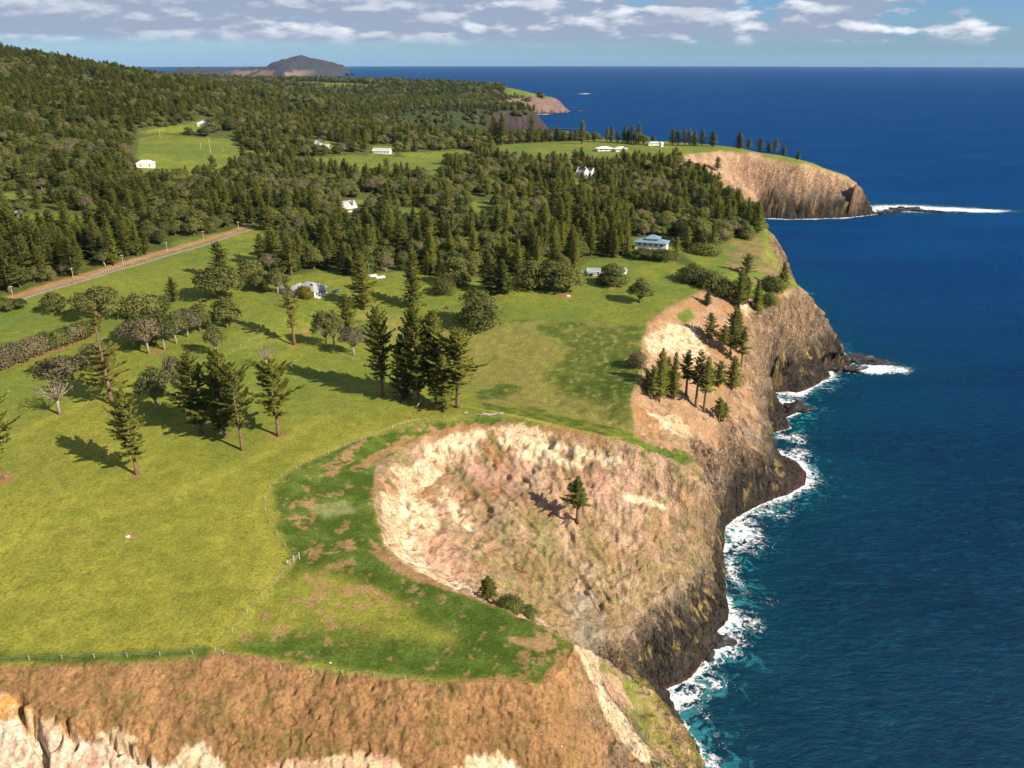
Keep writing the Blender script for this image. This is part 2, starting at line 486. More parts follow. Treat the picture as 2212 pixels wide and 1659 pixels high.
# turf tussocks and the lumpy dirt of the front slope
VZ = VZ + lnd * ss(RR, 240, 90) * ss(s2, 0.12, 0.4) * (pn3(GX / 2.2, GY / 2.2, VZ / 2.2) * 0.45 + pn3(GX / 0.9, GY / 0.9, VZ / 0.9) * 0.22 + fbm2(GX, GY, 9, 2, 9.9) * 0.8)


def ground(x, y):
    """height of the terrain at (x, y)"""
    r = math.hypot(x, y); t = math.atan2(x, y)
    fi = float(np.interp(math.log(max(r, R0)), lr, lr_i)); fj = (t - TH0) / (th[1] - th[0])
    i = int(min(max(fi, 0), NR - 2)); j = int(min(max(fj, 0), NT - 2))
    a = min(max(fi - i, 0), 1); b = min(max(fj - j, 0), 1)
    return float((VZ[i, j] * (1 - b) + VZ[i, j + 1] * b) * (1 - a) + (VZ[i + 1, j] * (1 - b) + VZ[i + 1, j + 1] * b) * a)


def at(u, v):
    """point of the terrain that the photograph shows at (u, v)"""
    d = ray(u, v); t = 60.0; last = t
    while t < 6000:
        x, y, z = d[0] * t, d[1] * t, CAM_H + d[2] * t
        if math.hypot(x, y) > R0 and z <= max(ground(x, y), 0.0):
            lo, hi = last, t
            for _ in range(14):
                m = (lo + hi) / 2
                if CAM_H + d[2] * m <= max(ground(d[0] * m, d[1] * m), 0.0):
                    hi = m
                else:
                    lo = m
            t = hi
            return Vector((d[0] * t, d[1] * t, CAM_H + d[2] * t))
        last = t
        t *= 1.004
    return Vector((d[0] * t, d[1] * t, 0))


def outline(pts):
    return [(p.x, p.y) for p in (at(u, v) for u, v in pts)]


# ------------------------------------------------------------------ ground cover colours
C = np.zeros(GX.shape + (3,), np.float32)


def lin(r, g, b):
    return np.array([r, g, b], np.float32)


def lay(mask, col):
    global C
    m = np.clip(mask, 0, 1)[..., None]
    C = C * (1 - m) + m * (col if isinstance(col, np.ndarray) and col.ndim == 3 else np.asarray(col, np.float32))


def area(pts, feather=3.0, jag=4.0, scale=6.0, seed=0.0, world_pts=False):
    poly = pts if world_pts else outline(pts)
    a = np.array(poly)
    pad = feather + jag + 5
    m = (GX > a[:, 0].min() - pad) & (GX < a[:, 0].max() + pad) & (GY > a[:, 1].min() - pad) & (GY < a[:, 1].max() + pad)
    out = np.zeros(GX.shape, np.float32)
    if not m.any():
        return out
    x, y = GX[m], GY[m]
    d = dist_line(x, y, poly)
    s = np.where(in_poly(x, y, poly), d, -d)
    s = s + fbm2(x, y, scale, 4, seed + 1.5, 0.6) * jag
    out[m] = ss(s, -feather, feather)
    return out


def strip(pts, width, jag=0.5, feather=0.6, world_pts=False):
    ln = pts if world_pts else outline(pts)
    a = np.array(ln); pad = width + 6
    m = (GX > a[:, 0].min() - pad) & (GX < a[:, 0].max() + pad) & (GY > a[:, 1].min() - pad) & (GY < a[:, 1].max() + pad)
    out = np.zeros(GX.shape, np.float32)
    x, y = GX[m], GY[m]
    d = dist_line(x, y, ln, False) + fbm2(x, y, 5, 2, 4.4) * jag
    out[m] = 1 - ss(d, width - feather, width + feather)
    return out


B1 = fbm2(GX, GY, 60, 4, 21.0); B2 = fbm2(GX, GY, 14, 4, 22.0); F3 = lambda s, q: (pn3(GX / s + q, GY / s, VZ / s) + .6 * pn3(GX / s * 2.1, GY / s * 2.1 + q, VZ / s * 2.1) + .4 * pn3(GX / s * 4.3 + q, GY / s * 4.3, VZ / s * 4.3)) / 1.4
B3 = (pn3(GX / 4, GY / 4, VZ / 4) + .5 * pn3(GX / 2, GY / 2, VZ / 2) + .25 * pn3(GX, GY, VZ)) / 1.75; B4 = (pn3(GX / 1.3, GY / 1.3, VZ / 1.3) + .5 * pn3(GX / .65, GY / .65, VZ / .65)) / 1.5
G_BRIGHT = lin(.172, .176, .024); G_YEL = lin(.255, .228, .034); G_DEEP = lin(.050, .082, .009); G_OLIVE = lin(.160, .142, .036); G_MID = lin(.100, .138, .022)
DIRT = lin(.270, .145, .062); DIRT2 = lin(.200, .108, .045); PINK = lin(.42, .25, .165); PALE = lin(.50, .355, .200); CREAM = lin(.60, .50, .36); OCHRE = lin(.40, .21, .055)
BASALT = lin(.030, .026, .021); BROWNROCK = lin(.150, .103, .062); REDROCK = lin(.17, .085, .06); GREYROCK = lin(.165, .135, .10); MOSS = lin(.165, .150, .03); TAN = lin(.31, .185, .095)


def mixc(a, b, t):
    t = np.clip(t, 0, 1)[..., None]
    return (a * (1 - t) + b * t).astype(np.float32)


# base: pasture, then forest floor further out
C[:] = mixc(G_MID, G_BRIGHT, 0.5 + B1)
yel = ss(RR, 330, 190) * ss(GX, 30, -40)
lay(yel, mixc(G_BRIGHT, G_YEL, 0.42 + B1 * 0.9 + B2 * 0.7 + B3 * 0.4))
lay(ss(fbm2(GX, GY, 1.9, 2, 26.0), 0.26, 0.42) * ss(B1 + B2 * .5, -0.25, 0.15) * 0.45, G_DEEP)
# yellower tracks across the near pasture
for tr in ([(0, 1180), (300, 1090), (520, 1010), (700, 900)], [(560, 1380), (590, 1200), (560, 1090), (640, 1010), (800, 930)], [(0, 960), (160, 880), (330, 820), (560, 740)]):
    lay(strip(tr, 2.2, 2.0, 2.0) * 0.35, lin(.27, .25, .04))

FOREST = outline([(0, 640), (70, 625), (265, 568), (440, 512), (520, 492), (560, 500), (530, 560), (600, 600), (690, 585), (760, 600), (860, 585), (960, 600), (1100, 600), (1240, 592),
                  (1262, 566), (1330, 556), (1395, 548), (1440, 575), (1480, 580), (1530, 560), (1570, 520), (1632, 522), (1648, 482)]) + [
    (208, 680), (200, 760), (205, 860), (195, 940), (150, 1000), (100, 1040), (100, 1180), (150, 1260), (100, 1320), (0, 1400), (-60, 1600), (120, 2200), (60, 2450), (120, 3080), (-500, 3850), (-1500, 4250), (-5000, 4300), (-5000, 300)]
FL = area(FOREST, 3, 4, 12, 3.0, world_pts=True)
lay(FL * 0.95, mixc(lin(.055, .080, .014), lin(.115, .090, .035), 0.35 + B2 * 1.4))
lay(FL * ss(GY, 1100, 1500), mixc(lin(.026, .038, .010), lin(.045, .050, .018), 0.4 + B2))
CLEAR = [
    [(298, 300), (345, 290), (430, 296), (505, 300), (516, 322), (600, 334), (590, 352), (520, 345), (500, 372), (420, 380), (360, 385), (310, 372), (296, 340)],
    [(662, 342), (760, 334), (880, 340), (945, 340), (962, 350), (940, 392), (900, 380), (850, 372), (790, 385), (755, 372), (700, 362), (640, 352)],
    [(1050, 338), (1085, 312), (1180, 307), (1330, 303), (1480, 315), (1560, 320), (1480, 334), (1430, 350), (1360, 345), (1300, 362), (1250, 350), (1180, 356), (1100, 345)],
    [(1018, 434), (1062, 432), (1066, 470), (1050, 488), (1020, 484)],
    [(10, 466), (120, 458), (240, 478), (238, 498), (120, 500), (10, 492)],
    [(0, 418), (70, 414), (170, 410), (168, 418), (60, 432), (0, 436)],
    [(860, 452), (905, 448), (960, 478), (965, 492), (905, 478), (865, 472)],
    [(1280, 560), (1340, 562), (1440, 562), (1500, 580), (1520, 610), (1460, 640), (1300, 640), (1260, 600)],
    [(1090, 192), (1180, 196), (1200, 204), (1160, 210), (1090, 206)],
    [(640, 176), (700, 178), (800, 183), (800, 188), (700, 188), (640, 183)],
    [(700, 168), (860, 172), (860, 174), (720, 173)],
    [(620, 600), (740, 600), (745, 640), (620, 640)],
    [(800, 592), (860, 596), (860, 620), (800, 620)], [(860, 330), (1000, 325), (1040, 330), (1000, 345), (930, 342), (880, 340)],
    [(1560, 555), (1600, 520), (1632, 560), (1600, 600), (1560, 600), (1500, 575), (1470, 545), (1500, 540)],
    [(1225, 375), (1262, 372), (1290, 392), (1270, 400), (1235, 398)], [(1365, 515), (1450, 515), (1460, 548), (1370, 545)],
    [(440, 258), (480, 255), (500, 268), (440, 280), (330, 288), (300, 285), (400, 268)], [(370, 520), (500, 500), (560, 500), (600, 520), (470, 620), (380, 560)],
    [(735, 432), (790, 432), (800, 462), (735, 465)], [(685, 305), (725, 305), (730, 330), (680, 330)], [(805, 315), (850, 315), (850, 335), (800, 335)],
]
CLEARW = [outline(c) for c in CLEAR]
for i, c in enumerate(CLEARW):
    lay(area(c, 2, 3, 10, 40 + i, world_pts=True), mixc(G_MID, G_BRIGHT, 0.35 + B2 + B1))
# rough grass slope in the gully
GRS = [(1035, 700), (1130, 690), (1280, 697), (1392, 706), (1388, 760), (1395, 800), (1362, 860), (1366, 900), (1390, 950), (1300, 930), (1150, 890), (1040, 876), (1000, 800), (900, 760), (760, 720), (690, 700), (780, 665), (960, 690)]
rg = area(GRS, 2, 3, 8, 61)
tus = fbm2(GX, GY, 3.2, 4, 31.0, 0.7)
lay(rg, mixc(G_OLIVE, lin(.185, .180, .038), 0.5 + tus * 1.6))
lay(rg * ss(fbm2(GX, GY, 34, 4, 33.6, 0.6) + tus * 0.25, 0.04, 0.22) * 0.9, mixc(G_DEEP * 0.8, G_MID, 0.3 + tus))
lay(area([(1190, 720), (1290, 700), (1390, 730), (1385, 790), (1350, 900), (1230, 870), (1180, 820), (1230, 770)], 5, 14, 16, 62) * 0.75, mixc(G_DEEP * 0.85, G_MID, 0.25 + tus * 1.5))
lay(rg * ss(tus, 0.12, 0.35) * 0.7, lin(.24, .20, .06))
lay(area([(1040, 870), (1110, 880), (1250, 905), (1360, 935), (1390, 955), (1300, 945), (1150, 905), (1050, 885)], 1.0, 1.0, 6, 63), mixc(G_DEEP, G_BRIGHT, 0.4 + B3))
lay(strip([(960, 868), (1040, 884), (1120, 900), (1220, 925), (1310, 948), (1340, 946)], 0.7, 0.3, 0.6) * 0.8, lin(.26, .25, .045))
# deep green ground between the fence and the bowl, and the seaward tip of the plateau
DG = [(590, 1050), (640, 1010), (740, 965), (830, 935), (900, 915), (1040, 900), (1130, 905), (1060, 925), (930, 950), (860, 990), (812, 1080), (828, 1180), (895, 1232), (1040, 1300), (1110, 1328), (1180, 1362),
      (1215, 1420), (1180, 1470), (950, 1465), (700, 1438), (490, 1400), (640, 1215), (600, 1140)]
dg = area(DG, 1.5, 2.2, 6, 64)
lay(dg, mixc(G_DEEP, G_MID, 0.25 + B2 * 1.4 + B3 * 0.8))
lay(area([(660, 1225), (780, 1260), (900, 1330), (960, 1380), (800, 1400), (620, 1370), (500, 1385), (560, 1300)], 4, 5, 14, 65) * 0.85, mixc(G_BRIGHT, G_YEL, 0.35 + B2))
lay(area([(560, 1370), (720, 1350), (960, 1390), (1100, 1440), (900, 1460), (600, 1420)], 3, 4, 8, 66) * 0.7, mixc(G_DEEP, G_MID, 0.3 + B3))
# brown bare patches in it
for q, pts in enumerate(([(690, 1010), (740, 975), (790, 950), (760, 990), (720, 1030)], [(620, 1090), (660, 1075), (690, 1090), (650, 1110)], [(625, 1120), (665, 1110), (680, 1140), (650, 1145)],
                         [(880, 930), (1000, 912), (1060, 915), (900, 950), (840, 990), (830, 960)], [(820, 1190), (860, 1200), (900, 1235), (860, 1230)], [(600, 1370), (640, 1375), (630, 1385)],
                         [(1100, 1380), (1190, 1370), (1240, 1420), (1180, 1440)], [(700, 1185), (760, 1170), (770, 1185), (700, 1195)], [(660, 1240), (760, 1275), (750, 1285), (660, 1250)])):
    lay(area(pts, 0.7, 4.2, 2.6, 70 + q) * 0.8 * ss(B3 + B4 * .5, -0.22, 0.05), mixc(DIRT, TAN, 0.5 + B3))
lay(dg * ss(fbm2(GX, GY, 5, 4, 68.0, .65) + 0.35 * fbm2(GX, GY, 30, 2, 69.0), 0.20, 0.27) * 0.6, mixc(DIRT, TAN, 0.4 + B3))
lay(area([(665, 1095), (740, 1080), (770, 1105), (700, 1118)], 1.5, 2, 4, 81) * 0.6, lin(.27, .27, .11))
lay(area([(838, 1000), (880, 955), (930, 932), (1000, 918), (1100, 914), (1210, 922), (1310, 945), (1420, 985), (1300, 975), (1100, 930), (1000, 940), (930, 958), (870, 995), (840, 1040), (815, 1075), (800, 1060)], 0.8, 2.4, 3, 88) * 0.9, mixc(DIRT, TAN, 0.35 + B3 * 1.5))
lay(area([(760, 1010), (800, 985), (870, 950), (900, 945), (850, 975), (800, 1010)], 0.8, 3.0, 3, 89) * 0.75, mixc(DIRT, TAN, 0.4 + B3))
lay(area([(800, 1165), (830, 1185), (900, 1235), (985, 1275), (960, 1275), (880, 1250), (820, 1210)], 0.6, 2.0, 3, 87) * 0.8, mixc(DIRT, TAN, 0.4 + B3))
# bare earth below the front rim
FR = [W(-330, 132)[:2], W(-330, 40)[:2], W(0, 60)[:2], (25, 90)] + outline([(1405, 1650), (1315, 1560), (1285, 1480), (1248, 1400), (1190, 1440), (1160, 1478), (1080, 1462), (950, 1478), (800, 1460), (700, 1450), (580, 1422), (480, 1408), (440, 1420), (250, 1428), (0, 1434)])
fr = area(FR, 0.6, 1.3, 3, 82, world_pts=True)
lay(fr, mixc(DIRT * 1.05, DIRT2 * 1.0, 0.45 + F3(16, 34.0) * 1.3 + B3 * 0.9 + B4 * 0.5))
lay(fr * ss(F3(6, 35.0), 0.12, 0.32) * 0.32, lin(.10, .095, .02))
lay(fr * ss(F3(3, 36.0), 0.28, 0.42) * 0.4, lin(.055, .075, .015))
lay(fr * ss(F3(1.5, 38.0), 0.26, 0.36) * 0.55, DIRT2 * .5)
# the edge strip of dark turf on top of the front rim
lay(strip([(0, 1424), (250, 1420), (440, 1408)], 1.3, 1.4, 1.3), mixc(G_DEEP, G_MID, 0.2 + B3))
# the bowl: brown scree slope with green streaks and pale scarps under its rim
BOWL = [(812, 1000), (920, 945), (1090, 918), (1300, 950), (1390, 972), (1480, 1003), (1530, 1080), (1560, 1180), (1570, 1400), (1420, 1500), (1330, 1452), (1250, 1396), (1180, 1360), (1110, 1328), (1040, 1300), (960, 1264), (895, 1232), (832, 1185), (822, 1130), (808, 1080)]
bw = area(BOWL, 0.8, 1.4, 4, 90)
# streaks run down to the middle of the bowl
BCx, BCy = at(1330, 1330)[:2]
bang = np.arctan2(GY - BCy, GX - BCx)
brad = np.hypot(GX - BCx, GY - BCy)
stk = fbm2(bang * 26 + B2 * 1.5, brad / 22, 1.0, 4, 91.0, .6)
lay(bw, mixc(DIRT, lin(.37, .25, .165), 0.55 + B2 + stk * 0.9))
lay(bw * ss(VZ, 46, 30) * 0.55, mixc(lin(.17, .125, .055), lin(.25, .17, .09), 0.5 + B3 * 2))
lay(bw * ss(stk + B3 * 0.5, 0.0, 0.25) * 0.65, mixc(lin(.13, .125, .035), lin(.07, .10, .02), 0.3 + B3 * 2))
lay(bw * ss(-stk + B2 * 0.4, 0.08, 0.30) * 0.75 * ss(VZ, 30, 42), PINK)
lay(bw * ss(B3 + B2, 0.22, 0.4) * 0.6, lin(.36, .25, .165))
lay(bw * ss(-B3 + B2 * .5, 0.22, 0.4) * 0.5, lin(.14, .085, .045))
PALES = [[(920, 960), (985, 935), (1060, 925), (1040, 950), (985, 985), (945, 1008), (915, 995)], [(1060, 925), (1130, 918), (1190, 935), (1180, 970), (1215, 990), (1270, 1000), (1250, 1015), (1150, 1000), (1090, 965)],
         [(845, 1010), (900, 1000), (960, 1020), (940, 1045), (870, 1050)], [(825, 1070), (880, 1050), (920, 1080), (950, 1130), (930, 1170), (985, 1235), (1040, 1290), (960, 1262), (895, 1230), (835, 1180), (828, 1120)],
         [(1180, 960), (1250, 960), (1320, 985), (1350, 1000), (1310, 1008), (1230, 985)], [(960, 1050), (1000, 1100), (1030, 1150), (1000, 1140), (950, 1080)], [(1340, 1070), (1420, 1080), (1440, 1100), (1370, 1090)]]
pnn = (pn3(GX / 2.2, GY / 2.2, VZ / 2.2) + .6 * pn3(GX / 1.1, GY / 1.1, VZ / 1.1) + .4 * pn3(GX / .6, GY / .6, VZ / .6)) / 1.6
for i, pl in enumerate(PALES):
    a_ = area(pl, 0.8, 2.2, 3, 93 + i)
    lay(a_ * ss(pnn, -0.42, -0.15), mixc(PALE, CREAM, 0.35 + B3 + pnn))
    lay(a_ * ss(pnn, 0.25, 0.45) * 0.7, OCHRE)
for i, pl in enumerate([[(900, 1160), (950, 1150), (1000, 1200), (1010, 1260), (950, 1250)], [(1000, 1010), (1100, 1000), (1130, 1050), (1050, 1050)], [(1240, 1020), (1340, 1030), (1330, 1080), (1250, 1070)]]):
    lay(area(pl, 2, 4, 5, 103 + i) * 0.7, mixc(PINK, REDROCK * 1.7, 0.4 + B3))
for i, (pl, c_, w_) in enumerate([([(985, 1010), (1030, 1030), (1090, 1120), (1150, 1200), (1230, 1290), (1200, 1300), (1110, 1220), (1040, 1130)], lin(.15, .125, .05), .6),
                                  ([(1140, 1130), (1190, 1120), (1230, 1200), (1220, 1260), (1180, 1230)], lin(.14, .145, .045), .55), ([(1040, 1180), (1100, 1230), (1170, 1310), (1130, 1300), (1050, 1240)], lin(.17, .165, .06), .5),
                                  ([(1100, 1040), (1180, 1060), (1220, 1110), (1150, 1090)], lin(.15, .10, .05), .5), ([(1225, 1290), (1290, 1280), (1310, 1350), (1270, 1410), (1235, 1370)], lin(.24, .21, .155), .7),
                                  ([(1310, 1130), (1400, 1140), (1430, 1200), (1350, 1210)], lin(.36, .22, .15), .6), ([(1290, 1010), (1400, 1040), (1420, 1060), (1330, 1050)], lin(.42, .27, .185), .6)]):
    lay(area(pl, 2.0, 4.5, 5, 170 + i) * w_ * ss(B3 + B4 * .6, -0.35, 0.0), c_)
# seaward slope north of the bowl
SEA1 = [(1480, 1003), (1390, 955), (1368, 925), (1366, 898), (1362, 860), (1392, 800), (1386, 740), (1400, 705), (1440, 668), (1500, 640), (1530, 622), (1570, 640), (1640, 650), (1690, 630), (1722, 625), (1775, 655),
        (1805, 725), (1818, 770), (1680, 850), (1655, 985), (1560, 1100)]
s1 = area(SEA1, 0.8, 2.0, 5, 110)
strk2 = fbm2((GX * 0.95 - GY * 0.3) / 16, (GY * 0.95 + GX * 0.3) / 5, 1.0, 4, 111.0, .6)
lay(s1, mixc(DIRT, lin(.33, .215, .135), 0.5 + B2 + strk2 * .9))
lay(s1 * ss(strk2, 0.12, 0.4) * 0.5, lin(.13, .12, .035))
for i, pl in enumerate([[(1392, 735), (1440, 700), (1500, 700), (1530, 760), (1500, 790), (1450, 760), (1410, 775)], [(1400, 890), (1470, 900), (1500, 960), (1450, 940)], [(1560, 640), (1620, 660), (1660, 700), (1620, 690)], [(1640, 690), (1690, 700), (1700, 720), (1660, 720)]]):
    lay(area(pl, 1, 3, 4, 112 + i) * ss(pnn, -0.35, 0.0), mixc(PALE, CREAM, 0.3 + B3))
lay(area([(1392, 698), (1440, 666), (1520, 625), (1528, 640), (1470, 690), (1400, 712)], 1, 1.5, 4, 118) * 0.7, mixc(DIRT, TAN, 0.5 + B3))
lay(area([(1460, 680), (1490, 665), (1500, 690), (1475, 700)], 1, 1.5, 4, 119), G_MID)
lay(area([(1384, 960), (1430, 968), (1500, 1003), (1480, 1008), (1400, 980)], 0.7, 1, 3, 120), mixc(G_DEEP, G_MID, 0.5 + B3))
# green saddle and coast ground north of it
lay(area([(1575, 480), (1640, 500), (1655, 560), (1690, 620), (1650, 625), (1590, 600), (1560, 560)], 2, 5, 8, 121) * 0.8, mixc(TAN * .8, G_MID, 0.45 + B2 * 2))

# bare rock wherever it is steep, coloured by height above the sea
hz = VZ + fbm2(GX, GY, 18, 3, 130.0) * 9 + fbm2(GX, GY, 5, 3, 131.0) * 3
rk = mixc(BROWNROCK, GREYROCK, 0.5 + B2 * 1.5)
c3 = pn3(GX / 3.0, GY / 3.0, VZ / 14) + 0.6 * pn3(GX / 1.3, GY / 1.3, VZ / 6)
c3 = np.where(RR > 560, 1.5 * pn3(GX / 8, GY / 8, VZ / 30) + 1.0 * pn3(GX / 3.4, GY / 3.4, VZ / 10), c3)
st = pn3(GX / 30, GY / 30, VZ / 2.2)
rk = mixc(rk, TAN, 0.55 * ss(hz, 24, 38) + c3 * 0.35 + st * 0.18)
rk = mixc(rk, REDROCK, 0.35 * ss(pn3(GX / 9, GY / 9, VZ / 5), 0.1, 0.5))
rk = mixc(rk, BASALT * 1.6, 0.55 * ss(c3, 0.15, 0.7))
low_ = ss(hz, 27, 15)
rk = mixc(rk, mixc(BASALT, BROWNROCK * .5, 0.15 + c3 * 0.6), low_)
lich = ss(fbm2(GX, GY, 3.0, 4, 133.0, .7) + 0.3 * c3, 0.16, 0.34) * ss(hz, 5, 10) * ss(hz, 30, 17)
rk = mixc(rk, lin(.25, .175, .060), lich * 0.9)
rmask = np.maximum(ss(s2 + c3 * 0.25, 0.85, 1.5) * (1 - inbowl * 0.8), ss(hz, 21, 12)) * lnd * (1 - front * ss(VZ, 22, 30))
rmask = np.maximum(np.where(RR > 700, ss(s2, 0.55, 1.0) * lnd, rmask), ss(VZ, 26, 18) * ss(RR, 2600, 2400) * lnd * ss(DSH, 60, 40))
rmask = rmask * (1 - ss(GY, 1300, 1400) * ss(GX, -30, -70))
rmask = np.maximum(rmask, 1 - lnd)
lay(rmask, rk)
ROCKY = np.clip(np.maximum(rmask, (bw + s1) * ss(s2, 0.6, 1.1) * 0.4), 0, 1)
# mossy ledges low on the near point
mossm = area([(1350, 1460), (1420, 1510), (1470, 1560), (1515, 1610), (1520, 1670), (1440, 1670), (1400, 1580)], 2, 4, 6, 134)
lay(mossm, mixc(lin(.25, .17, .085), MOSS, ss(fbm2(GX, GY, 5, 4, 135.0), -0.15, 0.25)))
lay(area([(1240, 1400), (1262, 1400), (1300, 1480), (1345, 1540), (1420, 1640), (1395, 1650), (1330, 1590), (1290, 1500)], 0.7, 1.2, 3, 136), mixc(PALE, CREAM, 0.2 + B3))
lay(area([(1290, 1440), (1340, 1470), (1370, 1530), (1330, 1520)], 1.0, 2.0, 3, 137) * 0.8, PINK)
# pale and ochre scarps at the bottom of the front slope
for i, (pl, ca, cb) in enumerate([([(-10, 1500), (40, 1520), (100, 1560), (150, 1590), (120, 1600), (60, 1580), (-10, 1570)], OCHRE, PALE),
                                  ([(-40, 1560), (60, 1575), (170, 1600), (260, 1610), (330, 1640), (370, 1675), (-40, 1690)], CREAM, PINK),
                                  ([(190, 1590), (260, 1580), (300, 1600), (240, 1610)], PALE, CREAM),
                                  ([(340, 1680), (370, 1650), (400, 1615), (440, 1605), (470, 1630), (490, 1680)], PALE, CREAM),
                                  ([(560, 1680), (600, 1655), (680, 1640), (800, 1630), (860, 1650), (900, 1680)], PINK, PALE),
                                  ([(960, 1680), (1010, 1640), (1080, 1630), (1110, 1650), (1130, 1680)], PALE, CREAM)]):
    a_ = area(pl, 0.5, 1.6, 2.5, 140 + i)
    lay(a_, mixc(ca, cb, 0.45 + B3 * 1.6 + pnn))
# headland cliff: warm tan with reddish gully streaks
hd = ss(GX, 150, 215) * ss(GY, 700, 880) * ss(GY, 1300, 1180) * ss(s2, 0.35, 0.7) * lnd
hst = fbm2(GX / 9, GY / 30, 1.0, 4, 150.0, .6)
lay(hd * ss(hz, 26, 40) * 0.8, mixc(lin(.26, .145, .085), lin(.42, .265, .165), 0.5 + hst * 2.2 + c3 * .35))
lay(hd * ss(hst, 0.15, 0.4) * 0.5 * ss(hz, 20, 30), lin(.13, .11, .045))
lay(hd * ss(VZ, 38, 50) * ss(hst, 0.0, -0.2) * 0.6, PALE)
lay(area([(1425, 340), (1480, 333), (1560, 326), (1640, 330), (1650, 400), (1620, 450), (1560, 430), (1500, 400), (1450, 372)], 2, 6, 12, 160) * 0.85, mixc(lin(.27, .155, .09), lin(.42, .27, .17), 0.5 + hst * 2 + B2))
# wet dark band at the water line, rust coloured edge
lay(ss(VZ, 3.6, 1.2), lin(.030, .022, .018))
lay(ss(VZ, 1.3, 0.6) * ss(VZ, -.5, 0) * lnd * 0.8, lin(.085, .040, .028))
# far coast cliffs; shade on the nearer wall is painted in as darker rock
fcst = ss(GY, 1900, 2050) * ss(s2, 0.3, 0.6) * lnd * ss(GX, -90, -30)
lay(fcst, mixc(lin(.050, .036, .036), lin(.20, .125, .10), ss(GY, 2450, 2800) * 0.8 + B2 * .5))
# the gravel road and its red verge
ROAD = [(-20, 672), (60, 640), (120, 622), (200, 600), (262, 580), (300, 571), (345, 556), (400, 541), (450, 526), (500, 509), (525, 500), (548, 494)]
roadw = outline(ROAD)
lay(strip([(-20, 662), (80, 625), (200, 590), (265, 570), (340, 548), (440, 520), (500, 502), (530, 490)], 3.6, 2.2, 1.5), mixc(DIRT, TAN, 0.5 + B2))
# hedge soil and bare soil under trees
lay(strip([(-10, 795), (60, 775), (140, 748), (200, 722)], 2.5, 2, 1.2), DIRT)
for (u, v, r_) in ((295, 1024, 2), (597, 941, 3.2), (5, 1036, 5), (1040, 700, 3.5), (1220, 640, 5), (1320, 622, 4), (660, 715, 3), (635, 746, 2.2), (470, 740, 1.5), (340, 760, 3), (130, 895, 1), (280, 1160, 1.6), (193, 1163, 1.8)):
    p_ = at(u, v)
    d_ = np.hypot(GX - p_.x, GY - p_.y) + B3 * 2.5
    lay((1 - ss(d_, r_ * .5, r_)) * 0.85, DIRT)
# slight random mottling over all the ground colours
C = np.clip(C * (1 + 0.16 * B4[..., None] + 0.10 * B3[..., None]), 0.004, 0.9)


def mesh_from(name, co, quads, mat=None, smooth_=True, cols=None, attrs=None):
    me = bpy.data.meshes.new(name)
    me.vertices.add(len(co))
    me.vertices.foreach_set('co', np.ascontiguousarray(co, np.float32).ravel())
    nq, k = quads.shape
    me.loops.add(nq * k)
    me.loops.foreach_set('vertex_index', np.ascontiguousarray(quads, np.int32).ravel())
    me.polygons.add(nq)
    me.polygons.foreach_set('loop_start', np.arange(0, nq * k, k, dtype=np.int32))
    me.polygons.foreach_set('loop_total', np.full(nq, k, np.int32))
    me.update(calc_edges=True)
    if smooth_:
        me.polygons.foreach_set('use_smooth', np.ones(nq, bool))
    if cols is not None:
        a = me.color_attributes.new('ground', 'FLOAT_COLOR', 'POINT')
        a.data.foreach_set('color', np.concatenate([cols, np.ones((len(cols), 1), np.float32)], 1).astype(np.float32).ravel())
    for nme, arr in (attrs or {}).items():
        a = me.attributes.new(nme, 'FLOAT', 'POINT')
        a.data.foreach_set('value', np.ascontiguousarray(arr, np.float32).ravel())
    if mat:
        me.materials.append(mat)
    return me


def grid_mesh(name, X, Y, Z, keepv, mat, cols=None, attrs=None):
    n, m = X.shape
    idx = np.arange(n * m).reshape(n, m)
    a, b, c, d = idx[:-1, :-1], idx[1:, :-1], idx[1:, 1:], idx[:-1, 1:]
    kq = (keepv[:-1, :-1] | keepv[1:, :-1] | keepv[1:, 1:] | keepv[:-1, 1:])
    q = np.stack([a[kq], d[kq], c[kq], b[kq]], 1)
    used = np.zeros(n * m, bool); used[q.ravel()] = True
    remap = np.cumsum(used) - 1
    co = np.stack([X.ravel(), Y.ravel(), Z.ravel()], 1)[used]
    q = remap[q]
    return mesh_from(name, co, q, mat, True, None if cols is None else cols.reshape(-1, 3)[used], {k: v.ravel()[used] for k, v in (attrs or {}).items()})


def new_mat(name, rough=0.9, spec=0.2):
    m = bpy.data.materials.new(name)
    m.use_nodes = True
    b = m.node_tree.nodes['Principled BSDF']
    b.inputs['Roughness'].default_value = rough
    b.inputs['Specular IOR Level'].default_value = spec
    return m, m.node_tree, b


